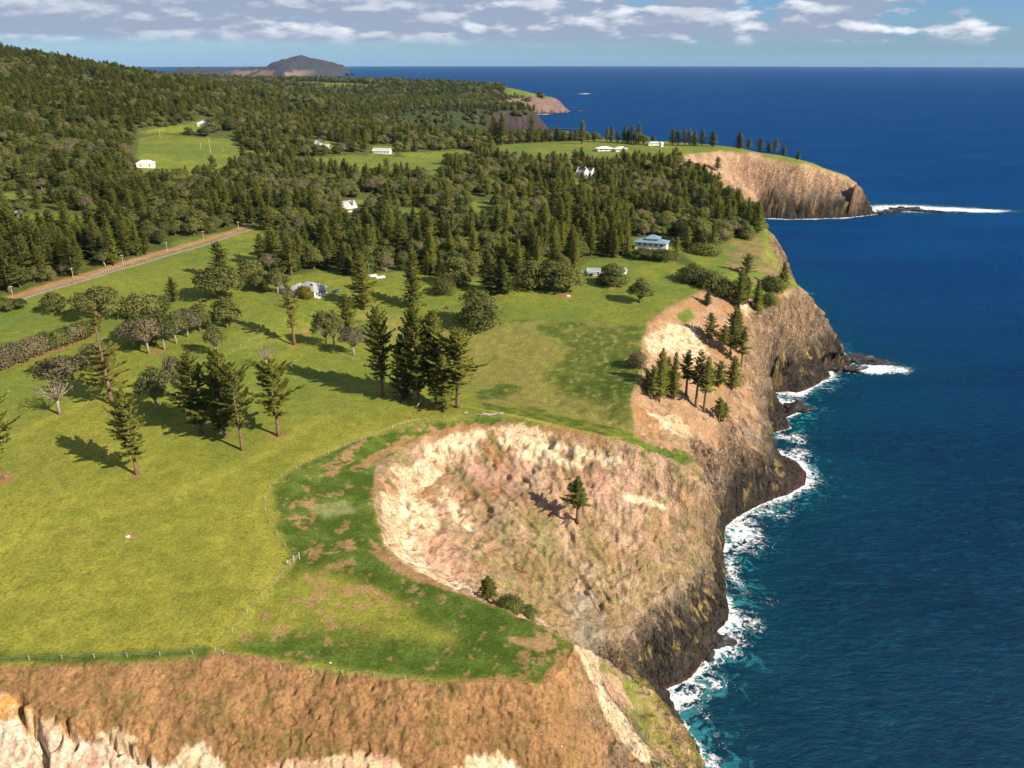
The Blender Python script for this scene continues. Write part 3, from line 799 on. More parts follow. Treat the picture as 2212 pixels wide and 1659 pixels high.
def ground_material():
    m, nt, b = new_mat('ground cover', 0.95, 0.12)
    at_ = N(nt, 'ShaderNodeVertexColor', layer_name='ground')
    tc = N(nt, 'ShaderNodeTexCoord')
    na = N(nt, 'ShaderNodeTexNoise', i_Scale=1.6, i_Detail=6.0, i_Roughness=0.7)
    vo = N(nt, 'ShaderNodeTexVoronoi', i_Scale=0.42, feature='F1')
    vo2 = N(nt, 'ShaderNodeTexVoronoi', i_Scale=1.3, feature='F1')
    nb = N(nt, 'ShaderNodeTexNoise', i_Scale=0.22, i_Detail=5.0, i_Roughness=0.65)
    nc = N(nt, 'ShaderNodeTexNoise', i_Scale=0.9, i_Detail=4.0, i_Roughness=0.6)
    mp = N(nt, 'ShaderNodeMapping'); mp.inputs['Scale'].default_value = (1, 1, 0.6)
    L(nt, tc.outputs['Object'], mp.inputs[0])
    for q in (na, nb):
        L(nt, tc.outputs['Object'], q.inputs['Vector'])
    L(nt, mp.outputs[0], nc.inputs['Vector'])
    wv_ = N(nt, 'ShaderNodeVectorMath', operation='ADD'); ws_ = N(nt, 'ShaderNodeVectorMath', operation='SCALE'); ws_.inputs['Scale'].default_value = 2.2
    L(nt, nc.outputs['Color'], ws_.inputs[0]); L(nt, mp.outputs[0], wv_.inputs[0]); L(nt, ws_.outputs[0], wv_.inputs[1])
    L(nt, wv_.outputs[0], vo.inputs['Vector']); L(nt, wv_.outputs[0], vo2.inputs['Vector'])
    ga = N(nt, 'ShaderNodeNewGeometry')
    sp = N(nt, 'ShaderNodeSeparateXYZ'); L(nt, ga.outputs['Normal'], sp.inputs[0])
    ra_ = N(nt, 'ShaderNodeAttribute', attribute_name='rocky')
    stp = ra_.outputs['Fac']
    v1 = N(nt, 'ShaderNodeMapRange'); L(nt, na.outputs[0], v1.inputs[0])
    v1.inputs[1].default_value = 0.25; v1.inputs[2].default_value = 0.75; v1.inputs[3].default_value = 0.45; v1.inputs[4].default_value = 1.6
    v2 = N(nt, 'ShaderNodeMapRange'); L(nt, nb.outputs[0], v2.inputs[0])
    v2.inputs[1].default_value = 0.25; v2.inputs[2].default_value = 0.75; v2.inputs[3].default_value = 0.78; v2.inputs[4].default_value = 1.22
    col = mix_col(nt, 1.0, at_.outputs['Color'], math_node(nt, 'MULTIPLY', v1.outputs[0], v2.outputs[0]), 'MULTIPLY')
    # broken faces and joints in the bare rock
    cv = N(nt, 'ShaderNodeSeparateColor'); L(nt, vo.outputs['Color'], cv.inputs[0])
    cv2 = N(nt, 'ShaderNodeSeparateColor'); L(nt, vo2.outputs['Color'], cv2.inputs[0])
    blk = math_node(nt, 'ADD', 0.50, math_node(nt, 'ADD', math_node(nt, 'MULTIPLY', cv.outputs[0], 0.55), math_node(nt, 'MULTIPLY', cv2.outputs[0], 0.50)))
    crk = smooth(nt, nc.outputs[0], 0.34, 0.46)
    blk = math_node(nt, 'MULTIPLY', blk, math_node(nt, 'ADD', 0.45, math_node(nt, 'MULTIPLY', crk, 0.55)))
    mb_ = N(nt, 'ShaderNodeMix'); mb_.data_type = 'FLOAT'; L(nt, stp, mb_.inputs[0]); mb_.inputs[2].default_value = 1.0; L(nt, blk, mb_.inputs[3])
    col = mix_col(nt, 1.0, col, mb_.outputs[0], 'MULTIPLY')
    L(nt, col, b.inputs['Base Color'])
    bh = N(nt, 'ShaderNodeMix'); bh.data_type = 'FLOAT'
    L(nt, stp, bh.inputs[0]); L(nt, math_node(nt, 'ADD', math_node(nt, 'MULTIPLY', na.outputs[0], 0.28), math_node(nt, 'MULTIPLY', nb.outputs[0], 0.35)), bh.inputs[2]); L(nt, math_node(nt, 'ADD', math_node(nt, 'MULTIPLY', nc.outputs[0], 2.4), math_node(nt, 'ADD', math_node(nt, 'MULTIPLY', vo.outputs['Distance'], 1.1), math_node(nt, 'MULTIPLY', vo2.outputs['Distance'], 0.45))), bh.inputs[3])
    bp = N(nt, 'ShaderNodeBump'); bp.inputs['Strength'].default_value = 0.9; bp.inputs['Distance'].default_value = 1.0
    L(nt, bh.outputs[0], bp.inputs['Height'])
    L(nt, bp.outputs[0], b.inputs['Normal'])
    return m


M_GROUND = ground_material()
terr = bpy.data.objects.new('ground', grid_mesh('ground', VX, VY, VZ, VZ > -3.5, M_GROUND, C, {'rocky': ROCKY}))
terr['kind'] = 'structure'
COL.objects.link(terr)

# ------------------------------------------------------------------ the sea
tha = np.radians(np.concatenate([np.arange(-180, -50, 6), np.linspace(-50, -8, 22), np.linspace(-7.5, 36, 420), np.linspace(37, 60, 16), np.arange(66, 181, 6)]))
ra = np.concatenate([np.linspace(8, 66, 6), np.exp(np.linspace(math.log(70), math.log(1300), 400)), np.exp(np.linspace(math.log(1320), math.log(60000), 90))])
SR, ST = np.meshgrid(ra, tha, indexing='ij')
SX = SR * np.sin(ST); SY = SR * np.cos(ST)
shd = np.full(SX.shape, 500.0)
m_ = (SR < 3600) & (ST > -0.25) & (ST < 0.7)
shd[m_] = dist_line(SX[m_], SY[m_], SH)
inl = in_poly(SX, SY, SH)
shd = np.where(inl, 0, shd)
SZ = -SR ** 2 / (2 * R_EARTH)
wv = ss(SR, 900, 300)
SZ = SZ + wv * (0.35 * fbm2(SX * 0.8 + SY * 0.5, SY * 0.9 - SX * 0.35, 9, 3, 200.0) + 0.5 * pn2((SX * 0.9 + SY * 0.4) / 26, (SY * 0.9 - SX * 0.4) / 60))
fw = 4.6 + 7 * pn2(SX / 30 + 9, SY / 30) + np.where(SY > 700, 3, 0)
foam = 0.84 * np.exp(-np.clip(shd, 0, 400) / np.clip(fw, 1.2, 14))
turq = np.exp(-shd / 26) * ss(SY, 1300, 500)
for (u, v, rx, ry, k) in ((1600, 1150, 13, 16, .75), (1640, 1108, 14, 6, .6), (1580, 1230, 7, 18, .6), (1590, 1340, 9, 12, .7), (1600, 1380, 7, 9, .5), (1470, 1500, 12, 7, .85), (1500, 1530, 7, 6, .5), (1520, 1475, 9, 6, .6),
                          (1730, 980, 10, 11, .55), (1710, 945, 11, 8, .65), (1690, 900, 9, 7, .5), (1760, 1020, 6, 12, .5), (1780, 1075, 5, 8, .35), (1700, 858, 8, 8, .5), (1780, 838, 12, 8, .45), (1880, 797, 26, 9, 1.0), (1925, 795, 12, 6, .8),
                          (1830, 775, 14, 6, .6), (1960, 450, 60, 34, .85), (2040, 452, 60, 22, .8), (2110, 455, 50, 16, .9), (1905, 450, 26, 26, .8), (1975, 490, 10, 8, .0), (1730, 632, 9, 8, .8), (1262, 202, 60, 30, .8), (1215, 243, 50, 25, .5),
                          (1545, 1655, 5, 6, .6), (1550, 1600, 4, 8, .45), (1600, 1300, 8, 10, .3), (1665, 1300, 9, 4, .32), (1620, 1290, 6, 4, .3), (1690, 1110, 12, 5, .45), (1560, 1180, 7, 8, .9)):
    p_ = P(u, v)
    jx = SX + fbm2(SX, SY, 12, 3, 210.0) * 6; jy = SY + fbm2(SX, SY, 12, 3, 213.0) * 6
    g_ = np.exp(-(((jx - p_[0]) / rx) ** 2 + ((jy - p_[1]) / ry) ** 2))
    foam = np.maximum(foam, g_ * k)
    if v > 300:
        turq = np.maximum(turq, np.exp(-(((SX - p_[0]) / (rx * 2.2)) ** 2 + ((SY - p_[1]) / (ry * 2.2)) ** 2)) * min(1, k + .15) * .8)
keep_s = (shd > 0) | (blur(inl.astype(float), 3) < 0.999)


def sea_material():
    m, nt, b = new_mat('sea water', 0.16, 0.06)
    b.inputs['IOR'].default_value = 1.33
    tc = N(nt, 'ShaderNodeTexCoord')
    fo = N(nt, 'ShaderNodeAttribute', attribute_name='foam')
    tq = N(nt, 'ShaderNodeAttribute', attribute_name='shallow')
    rot = N(nt, 'ShaderNodeMapping'); rot.inputs['Rotation'].default_value = (0, 0, math.radians(24)); rot.inputs['Scale'].default_value = (0.42, 1.0, 1.0)
    L(nt, tc.outputs['Object'], rot.inputs[0])
    w1 = N(nt, 'ShaderNodeTexNoise', i_Scale=0.16, i_Detail=9.0, i_Roughness=0.70, i_Distortion=0.3)
    w2 = N(nt, 'ShaderNodeTexNoise', i_Scale=0.010, i_Detail=5.0, i_Roughness=0.6, i_Distortion=0.4)
    w3 = N(nt, 'ShaderNodeTexNoise', i_Scale=0.0012, i_Detail=5.0, i_Roughness=0.6)
    for q in (w1, w2, w3):
        L(nt, rot.outputs[0], q.inputs['Vector'])
    w4 = N(nt, 'ShaderNodeTexNoise', i_Scale=0.55, i_Detail=6.0, i_Roughness=0.68, i_Distortion=0.2)
    L(nt, rot.outputs[0], w4.inputs['Vector'])
    # foam lace: ridged noise at two sizes
    f1 = N(nt, 'ShaderNodeTexNoise', i_Scale=0.16, i_Detail=7.0, i_Roughness=0.6, i_Distortion=1.6)
    f2 = N(nt, 'ShaderNodeTexVoronoi', i_Scale=0.30, feature='DISTANCE_TO_EDGE')
    f3 = N(nt, 'ShaderNodeTexNoise', i_Scale=0.6, i_Detail=5.0, i_Roughness=0.65, i_Distortion=1.0)
    wp = N(nt, 'ShaderNodeVectorMath', operation='ADD')
    sc_ = N(nt, 'ShaderNodeVectorMath', operation='SCALE'); sc_.inputs['Scale'].default_value = 7.0
    L(nt, f3.outputs['Color'], sc_.inputs[0]); L(nt, tc.outputs['Object'], wp.inputs[0]); L(nt, sc_.outputs[0], wp.inputs[1])
    for q in (f1, f3):
        L(nt, tc.outputs['Object'], q.inputs['Vector'])
    L(nt, wp.outputs[0], f2.inputs['Vector'])
    r1 = math_node(nt, 'ABSOLUTE', math_node(nt, 'SUBTRACT', f1.outputs[0], 0.5))
    r1 = math_node(nt, 'SUBTRACT', 0.30, math_node(nt, 'MULTIPLY', r1, 3.2))
    r2 = math_node(nt, 'SUBTRACT', 0.16, f2.outputs['Distance'])
    pat = math_node(nt, 'ADD', math_node(nt, 'MULTIPLY', r1, 0.9), math_node(nt, 'MULTIPLY', r2, 1.2))
    pat = math_node(nt, 'ADD', pat, math_node(nt, 'MULTIPLY', math_node(nt, 'SUBTRACT', f3.outputs[0], 0.5), 0.9))
    fm = math_node(nt, 'ADD', pat, math_node(nt, 'MULTIPLY', fo.outputs['Fac'], 1.35))
    fm = smooth(nt, fm, 0.76, 1.10)
    deep = mix_col(nt, smooth(nt, w2.outputs[0], 0.3, 0.7), (.0022, .0225, .062), (.0035, .040, .094))
    sx = N(nt, 'ShaderNodeSeparateXYZ'); L(nt, tc.outputs['Object'], sx.inputs[0])
    fary = smooth(nt, sx.outputs['Y'], 150.0, 900.0)
    deep = mix_col(nt, fary, mix_col(nt, smooth(nt, w2.outputs[0], 0.35, 0.65), (.0005, .0135, .029), (.0008, .022, .044)), mix_col(nt, smooth(nt, w2.outputs[0], 0.35, 0.65), (.0008, .029, .118), (.0015, .040, .145)))
    deep = mix_col(nt, smooth(nt, math_node(nt, 'ADD', math_node(nt, 'MULTIPLY', w1.outputs[0], 0.5), math_node(nt, 'MULTIPLY', w4.outputs[0], 0.5)), 0.50, 0.62), deep, mix_col(nt, fary, (.0016, .032, .058), (.003, .046, .115)))  # ripple highlights painted into the water colour as paler streaks
    deep = mix_col(nt, math_node(nt, 'MULTIPLY', smooth(nt, w4.outputs[0], 0.52, 0.34), 0.6), deep, (.0006, .007, .020))
    tf_ = math_node(nt, 'MULTIPLY', tq.outputs['Fac'], smooth(nt, f1.outputs[0], 0.25, 0.75))
    c = mix_col(nt, math_node(nt, 'MULTIPLY', tq.outputs['Fac'], 0.5), deep, (.003, .055, .070))
    c = mix_col(nt, smooth(nt, tf_, 0.35, 0.75), c, (.03, .21, .235))
    c = mix_col(nt, fm, c, (.80, .84, .84))
    df = N(nt, 'ShaderNodeBsdfDiffuse'); L(nt, c, df.inputs['Color'])
    gs = N(nt, 'ShaderNodeBsdfGlossy'); gs.inputs['Color'].default_value = (0.30, 0.62, 1, 1)
    rg_ = N(nt, 'ShaderNodeMapRange'); L(nt, fm, rg_.inputs[0]); rg_.inputs[3].default_value = 0.26; rg_.inputs[4].default_value = 0.9
    L(nt, rg_.outputs[0], gs.inputs['Roughness'])
    hb = math_node(nt, 'ADD', math_node(nt, 'MULTIPLY', w1.outputs[0], 2.0), math_node(nt, 'ADD', math_node(nt, 'MULTIPLY', w2.outputs[0], 4.0), math_node(nt, 'MULTIPLY', w4.outputs[0], 0.9)))
    hb = math_node(nt, 'ADD', hb, math_node(nt, 'MULTIPLY', fm, 0.5))
    bp = N(nt, 'ShaderNodeBump'); bp.inputs['Strength'].default_value = 0.9; bp.inputs['Distance'].default_value = 1.0
    L(nt, hb, bp.inputs['Height']); L(nt, bp.outputs[0], df.inputs['Normal']); L(nt, bp.outputs[0], gs.inputs['Normal'])
    fr_ = N(nt, 'ShaderNodeFresnel'); fr_.inputs['IOR'].default_value = 1.33; L(nt, bp.outputs[0], fr_.inputs['Normal'])
    # a wind roughened sea never mirrors the sky fully, even at a grazing view
    fq = math_node(nt, 'MULTIPLY', math_node(nt, 'MINIMUM', fr_.outputs[0], 0.08), math_node(nt, 'SUBTRACT', 1.0, fm))
    ms = N(nt, 'ShaderNodeMixShader'); L(nt, fq, ms.inputs[0]); L(nt, df.outputs[0], ms.inputs[1]); L(nt, gs.outputs[0], ms.inputs[2])
    L(nt, ms.outputs[0], nt.nodes['Material Output'].inputs[0])
    return m


sea = bpy.data.objects.new('sea', grid_mesh('sea', SX, SY, SZ, keep_s, sea_material(), None, {'foam': foam, 'shallow': turq}))
sea['kind'] = 'structure'
COL.objects.link(sea)

# ------------------------------------------------------------------ the far island
def far_island():
    Y0 = 10800.0
    prof = [(400, 150), (430, 148), (470, 146), (500, 148), (520, 151), (550, 147), (575, 143), (600, 133), (615, 128), (632, 122), (655, 117), (672, 123), (700, 128), (715, 132), (735, 142), (746, 153), (752, 160)]
    us = np.linspace(395, 755, 220); ds = np.linspace(-1300, 1300, 120)
    pu = [p[0] for p in prof]; pz = []
    for (u, v) in prof:
        d = ray(u, v); pz.append(max(0, CAM_H + d[2] / d[1] * Y0 + 4))
    crest = np.interp(us, pu, pz)
    crest[us < 400] *= 0.2
    dpt = 0.923 * Y0 + 0.385 * CAM_H
    X, D = np.meshgrid((us - CX) / FPX * dpt, ds, indexing='ij')
    cr = np.repeat(crest[:, None], len(ds), 1)
    wdt = 300 + cr * 2.8
    prof_d = np.clip(1 - (np.abs(D) / wdt) ** 1.25, -0.3, 1)
    Z = cr * prof_d + ridged2(X, D, 420, 5, 300.0) * 70 * ss(prof_d, 0.0, 0.5) * ss(prof_d, 1.0, 0.6) - 12
    sl = fbm2(X, D, 260, 4, 303.0)
    cols = mixc(lin(.046, .036, .042), lin(.034, .038, .040), 0.5 + sl * 1.5)
    pale_ = 0.35 * ss(Z, 75, 45) * ss(-D, 100, 300) * ss(sl, -0.15, 0.1) * ss(np.abs(X + 2950 - 0), 620, 380)
    cols = mixc(cols, lin(.46, .28, .17), pale_)
    return X, D + Y0, Z, cols


ix, iy, iz, ic = far_island()
island = bpy.data.objects.new('island', grid_mesh('island', ix, iy, iz, iz > -60, M_GROUND, ic))
island['kind'] = 'structure'
island['label'] = 'dark rocky island with a pointed peak on the horizon'
COL.objects.link(island)

# ------------------------------------------------------------------ helpers for things and parts
def tag(o, label=None, cat=None, group=None, kind=None):
    if label: o['label'] = label
    if cat: o['category'] = cat
    if group: o['group'] = group
    if kind: o['kind'] = kind
    return o


def empty(name, loc, rz=0.0, s=(1, 1, 1)):
    o = bpy.data.objects.new(name, None)
    o.empty_display_size = 0.5
    COL.objects.link(o)
    o.location = loc; o.rotation_euler = (0, 0, rz); o.scale = s
    return o


def part(name, me, parent):
    o = bpy.data.objects.new(name, me)
    COL.objects.link(o)
    if parent is not None:
        o.parent = parent
    return o


class MB:
    """collects faces for one mesh"""
    def __init__(s):
        s.v = []; s.f = []

    def quad(s, a, b, c, d):
        i = len(s.v); s.v += [a, b, c, d]; s.f.append((i, i + 1, i + 2, i + 3))

    def box(s, x0, x1, y0, y1, z0, z1):
        i = len(s.v)
        s.v += [(x0, y0, z0), (x1, y0, z0), (x1, y1, z0), (x0, y1, z0), (x0, y0, z1), (x1, y0, z1), (x1, y1, z1), (x0, y1, z1)]
        s.f += [(i, i + 3, i + 2, i + 1), (i + 4, i + 5, i + 6, i + 7), (i, i + 1, i + 5, i + 4), (i + 1, i + 2, i + 6, i + 5), (i + 2, i + 3, i + 7, i + 6), (i + 3, i, i + 4, i + 7)]
        return s

    def tube(s, pts, rad, n=6):
        rings = []
        for k, p in enumerate(pts):
            p = Vector(p)
            d = (Vector(pts[min(k + 1, len(pts) - 1)]) - Vector(pts[max(k - 1, 0)]))
            d = d.normalized() if d.length > 1e-6 else Vector((0, 0, 1))
            a = d.cross(Vector((0.3, 1, 0.1))).normalized(); b = d.cross(a)
            i = len(s.v)
            for q in range(n):
                t = 2 * math.pi * q / n
                s.v.append(tuple(p + (a * math.cos(t) + b * math.sin(t)) * rad[k]))
            rings.append(i)
        for r0, r1 in zip(rings, rings[1:]):
            for q in range(n):
                s.f.append((r0 + q, r0 + (q + 1) % n, r1 + (q + 1) % n, r1 + q))
        s.f.append(tuple(rings[-1] + q for q in range(n)))
        s.f.append(tuple(rings[0] + q for q in reversed(range(n))))
        return s

    def prism(s, prof, y0, y1):
        """closed outline in x,z swept along y"""
        i = len(s.v); n = len(prof)
        s.v += [(x, y0, z) for x, z in prof] + [(x, y1, z) for x, z in prof]
        for q in range(n):
            s.f.append((i + q, i + (q + 1) % n, i + n + (q + 1) % n, i + n + q))
        s.f.append(tuple(i + q for q in reversed(range(n)))); s.f.append(tuple(i + n + q for q in range(n)))
        return s

    def mesh(s, name, mat, smooth_=False):
        me = bpy.data.meshes.new(name)
        me.from_pydata(s.v, [], s.f)
        me.materials.append(mat)
        if smooth_:
            me.polygons.foreach_set('use_smooth', [True] * len(me.polygons))
        me.update()
        return me


def plain(name, col, rough=0.8, spec=0.25, var=0.25, scale=1.5, metal=0.0):
    m, nt, b = new_mat(name, rough, spec)
    tc = N(nt, 'ShaderNodeTexCoord')
    n_ = N(nt, 'ShaderNodeTexNoise', i_Scale=scale, i_Detail=5.0, i_Roughness=0.6)
    L(nt, tc.outputs['Object'], n_.inputs['Vector'])
    mr = N(nt, 'ShaderNodeMapRange'); L(nt, n_.outputs[0], mr.inputs[0])
    mr.inputs[1].default_value = 0.3; mr.inputs[2].default_value = 0.7; mr.inputs[3].default_value = 1 - var; mr.inputs[4].default_value = 1 + var
    L(nt, mix_col(nt, 1.0, col, mr.outputs[0], 'MULTIPLY'), b.inputs['Base Color'])
    b.inputs['Metallic'].default_value = metal
    return m


def leaf_mat(name, a, b_, c_=None):
    m, nt, b = new_mat(name, 0.75, 0.15)
    oi = N(nt, 'ShaderNodeObjectInfo')
    tc = N(nt, 'ShaderNodeTexCoord')
    n_ = N(nt, 'ShaderNodeTexNoise', i_Scale=0.45, i_Detail=3.0)
    L(nt, tc.outputs['Object'], n_.inputs['Vector'])
    c1 = mix_col(nt, oi.outputs['Random'], a, b_)
    c2 = mix_col(nt, math_node(nt, 'MULTIPLY', smooth(nt, n_.outputs[0], 0.45, 0.72), 0.7), c1, c_ or tuple(x * 1.5 for x in b_))
    L(nt, c2, b.inputs['Base Color'])
    tr = N(nt, 'ShaderNodeBsdfTranslucent'); L(nt, mix_col(nt, 1.0, c2, (1.25, 1.3, 0.7), 'MULTIPLY'), tr.inputs['Color'])
    mx = N(nt, 'ShaderNodeMixShader'); mx.inputs[0].default_value = 0.45
    L(nt, b.outputs[0], mx.inputs[1]); L(nt, tr.outputs[0], mx.inputs[2])
    L(nt, mx.outputs[0], nt.nodes['Material Output'].inputs[0])
    return m


M_PINE = leaf_mat('pine needles', (.062, .088, .020), (.195, .205, .038), (.28, .28, .050))
M_PINE_PALE = leaf_mat('yellow pine needles', (.19, .19, .042), (.25, .235, .055), (.31, .27, .06))
M_LEAF = leaf_mat('evergreen leaves', (.060, .086, .024), (.190, .192, .056), (.25, .24, .07))
M_LEAF_GREY = leaf_mat('grey leaves', (.16, .14, .08), (.23, .19, .11), (.28, .23, .14))
M_LEAF_YEL = leaf_mat('yellow green leaves', (.15, .15, .015), (.21, .18, .018), (.26, .21, .02))
M_BARK = plain('brown bark', (.165, .105, .062), 0.95, 0.1, 0.4, 2.0)
M_BARK_PALE = plain('pale bark', (.26, .215, .165), 0.9, 0.1, 0.35, 2.0)


NORMALS = {}


def kites(name, O, D, Wd, mat, cen=None):
    """many kite shaped sprays: origin, length vector, width vector"""
    n = len(O)
    co = np.empty((n, 4, 3), np.float32)
    co[:, 0] = O; co[:, 1] = O + D * 0.45 + Wd; co[:, 2] = O + D; co[:, 3] = O + D * 0.45 - Wd
    q = np.arange(n * 4).reshape(n, 4)
    fn = np.cross(co[:, 1] - co[:, 0], co[:, 3] - co[:, 0]); fn /= np.linalg.norm(fn, axis=1)[:, None] + 1e-6
    mid = co.mean(1)
    out = mid - (cen if cen is not None else mid * np.array([0, 0, 1.0]) - np.array([0, 0, 1.2]))
    out /= np.linalg.norm(out, axis=1)[:, None] + 1e-6
    sg = np.sign((fn * out).sum(1)); sg[sg == 0] = 1; fn *= sg[:, None]
    fl = sg < 0
    q[fl] = q[fl][:, ::-1]
    nn = out + fn * 0.75; nn /= np.linalg.norm(nn, axis=1)[:, None] + 1e-6
    nv = np.repeat(nn[:, None], 4, 1).reshape(-1, 3)
    me = mesh_from(name, co.reshape(-1, 3), q, mat, True)
    me.normals_split_custom_set_from_vertices([tuple(v) for v in nv.tolist()])
    NORMALS[me.name] = nv
    return me


def pine_meshes(seed, H=20.0, R=4.6, base=0.12, whorl=0.72, ragged=0.1, mat=None, bark=None, gaps=(), npw=7, topflat=0.0, oval=False, fat=1.0):
    g = np.random.default_rng(seed)
    O, D, Wd = [], [], []
    tr = MB()
    bend = g.normal(0, 0.12, 2)
    zs = np.linspace(-0.6, H, 9)
    ax = lambda z: (bend[0] * math.sin(z / H * 3), bend[1] * math.sin(z / H * 4 + 1))
    tr.tube([(ax(z)[0], ax(z)[1], z) for z in zs], [0.44 * (1 - max(z, 0) / H) ** 0.8 + 0.04 + (0.16 if z < 0.3 else 0) for z in zs], 7)
    z = H * base
    while z < H - 0.3:
        t = (z / H - base) / (1 - base)
        if any(a < t < b for a, b in gaps) and g.random() < 0.85:
            z += whorl; continue
        prof = (1 - t) ** 0.72 * (0.62 + 0.38 * min(1, t / 0.16))
        if topflat:
            prof = max(prof, topflat * (1 - ((t - 0.55) / 0.5) ** 2) if t > 0.1 else prof) if t < 0.98 else prof
        if oval:
            prof = (0.5 + 0.5 * min(1, t / 0.3)) * (1 - max(0, t - 0.25) / 0.80) ** 0.62
        n = npw - (2 if t > 0.85 else 0)
        a0 = g.uniform(0, 6.28)
        wk = 1 + g.normal(0, ragged)
        for k in range(n):
            if g.random() < ragged * 0.8:
                continue
            a = a0 + k * 6.283 / n + g.normal(0, 0.15)
            Lb = max(0.35, R * prof * wk * (1 + g.normal(0, 0.13 + ragged * 0.4)))
            elev = -0.10 + 0.75 * t + g.normal(0, 0.06)
            dx, dy = math.cos(a), math.sin(a)
            cx_, cy_ = ax(z)
            ns = int(6 + Lb * 2.6)
            S = np.linspace(0.12, 1.0, ns)
            pz = z + Lb * (S * math.sin(elev) + 0.16 * S * S)
            pr_ = Lb * S * math.cos(elev)
            base_p = np.stack([cx_ + dx * pr_, cy_ + dy * pr_, pz], 1)
            for side in (-1, 1):
                ang = a + side * g.uniform(0.45, 1.0, ns)
                ln = (0.30 * Lb * (1.12 - S) + 0.42) * g.uniform(0.7, 1.2, ns)
                dd = np.stack([np.cos(ang), np.sin(ang), 0.22 + g.uniform(-0.12, 0.35, ns)], 1) * ln[:, None]
                tw = g.uniform(-0.9, 0.9, ns)
                wv = np.stack([-np.sin(ang) * np.cos(tw), np.cos(ang) * np.cos(tw), np.sin(tw)], 1) * (0.19 + 0.06 * Lb / R) * fat
                O.append(base_p + g.normal(0, 0.05, (ns, 3))); D.append(dd); Wd.append(wv)
            if Lb > 1.6 and t < 0.8:
                tr.tube([(cx_, cy_, z), tuple(base_p[ns // 2]), tuple(base_p[-2])], [0.07, 0.045, 0.02], 3)
        z += whorl * (1.0 - 0.45 * t) * g.uniform(0.85, 1.15)
    O = np.concatenate(O); D = np.concatenate(D); Wd = np.concatenate(Wd)
    return tr.mesh('trunk', bark or M_BARK, True), kites('crown', O, D, Wd, mat or M_PINE)


def leafy_meshes(seed, H=11.0, Wc=10.0, trunk_h=0.22, lobes=16, per=120, leaf=0.42, mat=None, bark=None, spread=0.8, droop=0.0, bare=0.0):
    g = np.random.default_rng(seed)
    CE = []
    tr = MB()
    r0 = 0.024 * H + 0.08
    th_ = H * trunk_h
    tr.tube([(0, 0, -0.5), (0.1, 0.05, th_ * 0.5), (g.normal(0, .2), g.normal(0, .2), th_)], [r0 * 1.3, r0, r0 * 0.85], 7)
    O, D, Wd = [], [], []
    for k in range(lobes):
        a = k * 2.4 + g.uniform(-0.4, 0.4)
        q = math.sqrt((k + 0.5) / lobes)
        rr = q * Wc * 0.5 * 0.74
        zc = th_ + (H - th_) * (0.30 + 0.5 * (1 - q * q) + g.uniform(-0.14, 0.14))
        if droop and q > 0.6:
            zc -= droop * H * 0.22
        c = np.array([math.cos(a) * rr, math.sin(a) * rr, zc])
        lr_ = Wc * spread * 0.21 * g.uniform(0.75, 1.25)
        mid = (c[0] * 0.45, c[1] * 0.45, th_ + (zc - th_) * 0.45)
        tr.tube([(0, 0, th_ * 0.9), mid, tuple(c)], [r0 * 0.55, r0 * 0.34, r0 * 0.12], 5)
        for _ in range(3):
            e = c + g.normal(0, lr_ * 0.6, 3)
            tr.tube([tuple(c * 0.85 + np.array([0, 0, zc * 0.15]) * 1.0), tuple(e)], [r0 * 0.16, r0 * 0.05], 3)
        if g.random() < bare:
            continue
        n = int(per * g.uniform(0.7, 1.3))
        v = g.normal(size=(n, 3)); v /= np.linalg.norm(v, axis=1)[:, None]
        rad = lr_ * g.uniform(0.35, 1.12, n) ** 0.6
        p = c + v * rad[:, None] * np.array([1, 1, 0.72])
        d = g.normal(size=(n, 3)) + v * 0.8; d /= np.linalg.norm(d, axis=1)[:, None]
        w = np.cross(d, g.normal(size=(n, 3))); w /= np.linalg.norm(w, axis=1)[:, None] + 1e-6
        CE.append(np.repeat((c * np.array([0.75, 0.75, 0.85]))[None], n, 0))
        O.append(p); D.append(d * leaf * g.uniform(0.9, 1.7, (n, 1))); Wd.append(w * leaf * 0.5)
    return tr.mesh('trunk', bark or M_BARK_PALE, True), kites('crown', np.concatenate(O), np.concatenate(D), np.concatenate(Wd), mat or M_LEAF, np.concatenate(CE))


def bush_meshes(seed, H=3.5, Wc=8.0, mat=None):
    return leafy_meshes(seed, H, Wc, 0.05, 20, 150, 0.42, mat or M_LEAF, M_BARK, 1.15)


PINES = [pine_meshes(100 + i, 20, *a) for i, a in enumerate([
    (4.7, 0.12, 1.00, 0.14, None, None, (), 6), (4.3, 0.06, 0.92, 0.12, None, None, (), 6), (4.9, 0.18, 1.10, 0.20, None, None, (), 6), (4.1, 0.10, 1.05, 0.18, None, None, (), 6, 0.5), (4.5, 0.05, 0.90, 0.10, None, None, (), 6), (4.9, 0.14, 1.20, 0.26, None, None, (), 6, 0.55)])]
M_PINE_FORE = leaf_mat('sunlit pine needles', (.115, .135, .028), (.20, .205, .040), (.31, .29, .052))  # pine needles again, sunlight painted in as a paler, yellower tone
PINE_FORE = [pine_meshes(140 + i, 20, *a) for i, a in enumerate([(4.4, 0.24, 1.0, 0.2, M_PINE_FORE, None, (), 7, 0.0, True, 1.25), (4.3, 0.30, 1.05, 0.24, M_PINE_FORE, None, (), 7, 0.0, True, 1.25), (4.5, 0.12, 0.95, 0.18, M_PINE_FORE, None, (), 7, 0.0, True, 1.25), (4.6, 0.16, 1.0, 0.2, M_PINE_FORE, None, ((0.4, 0.46),), 7, 0.0, True, 1.25)])]
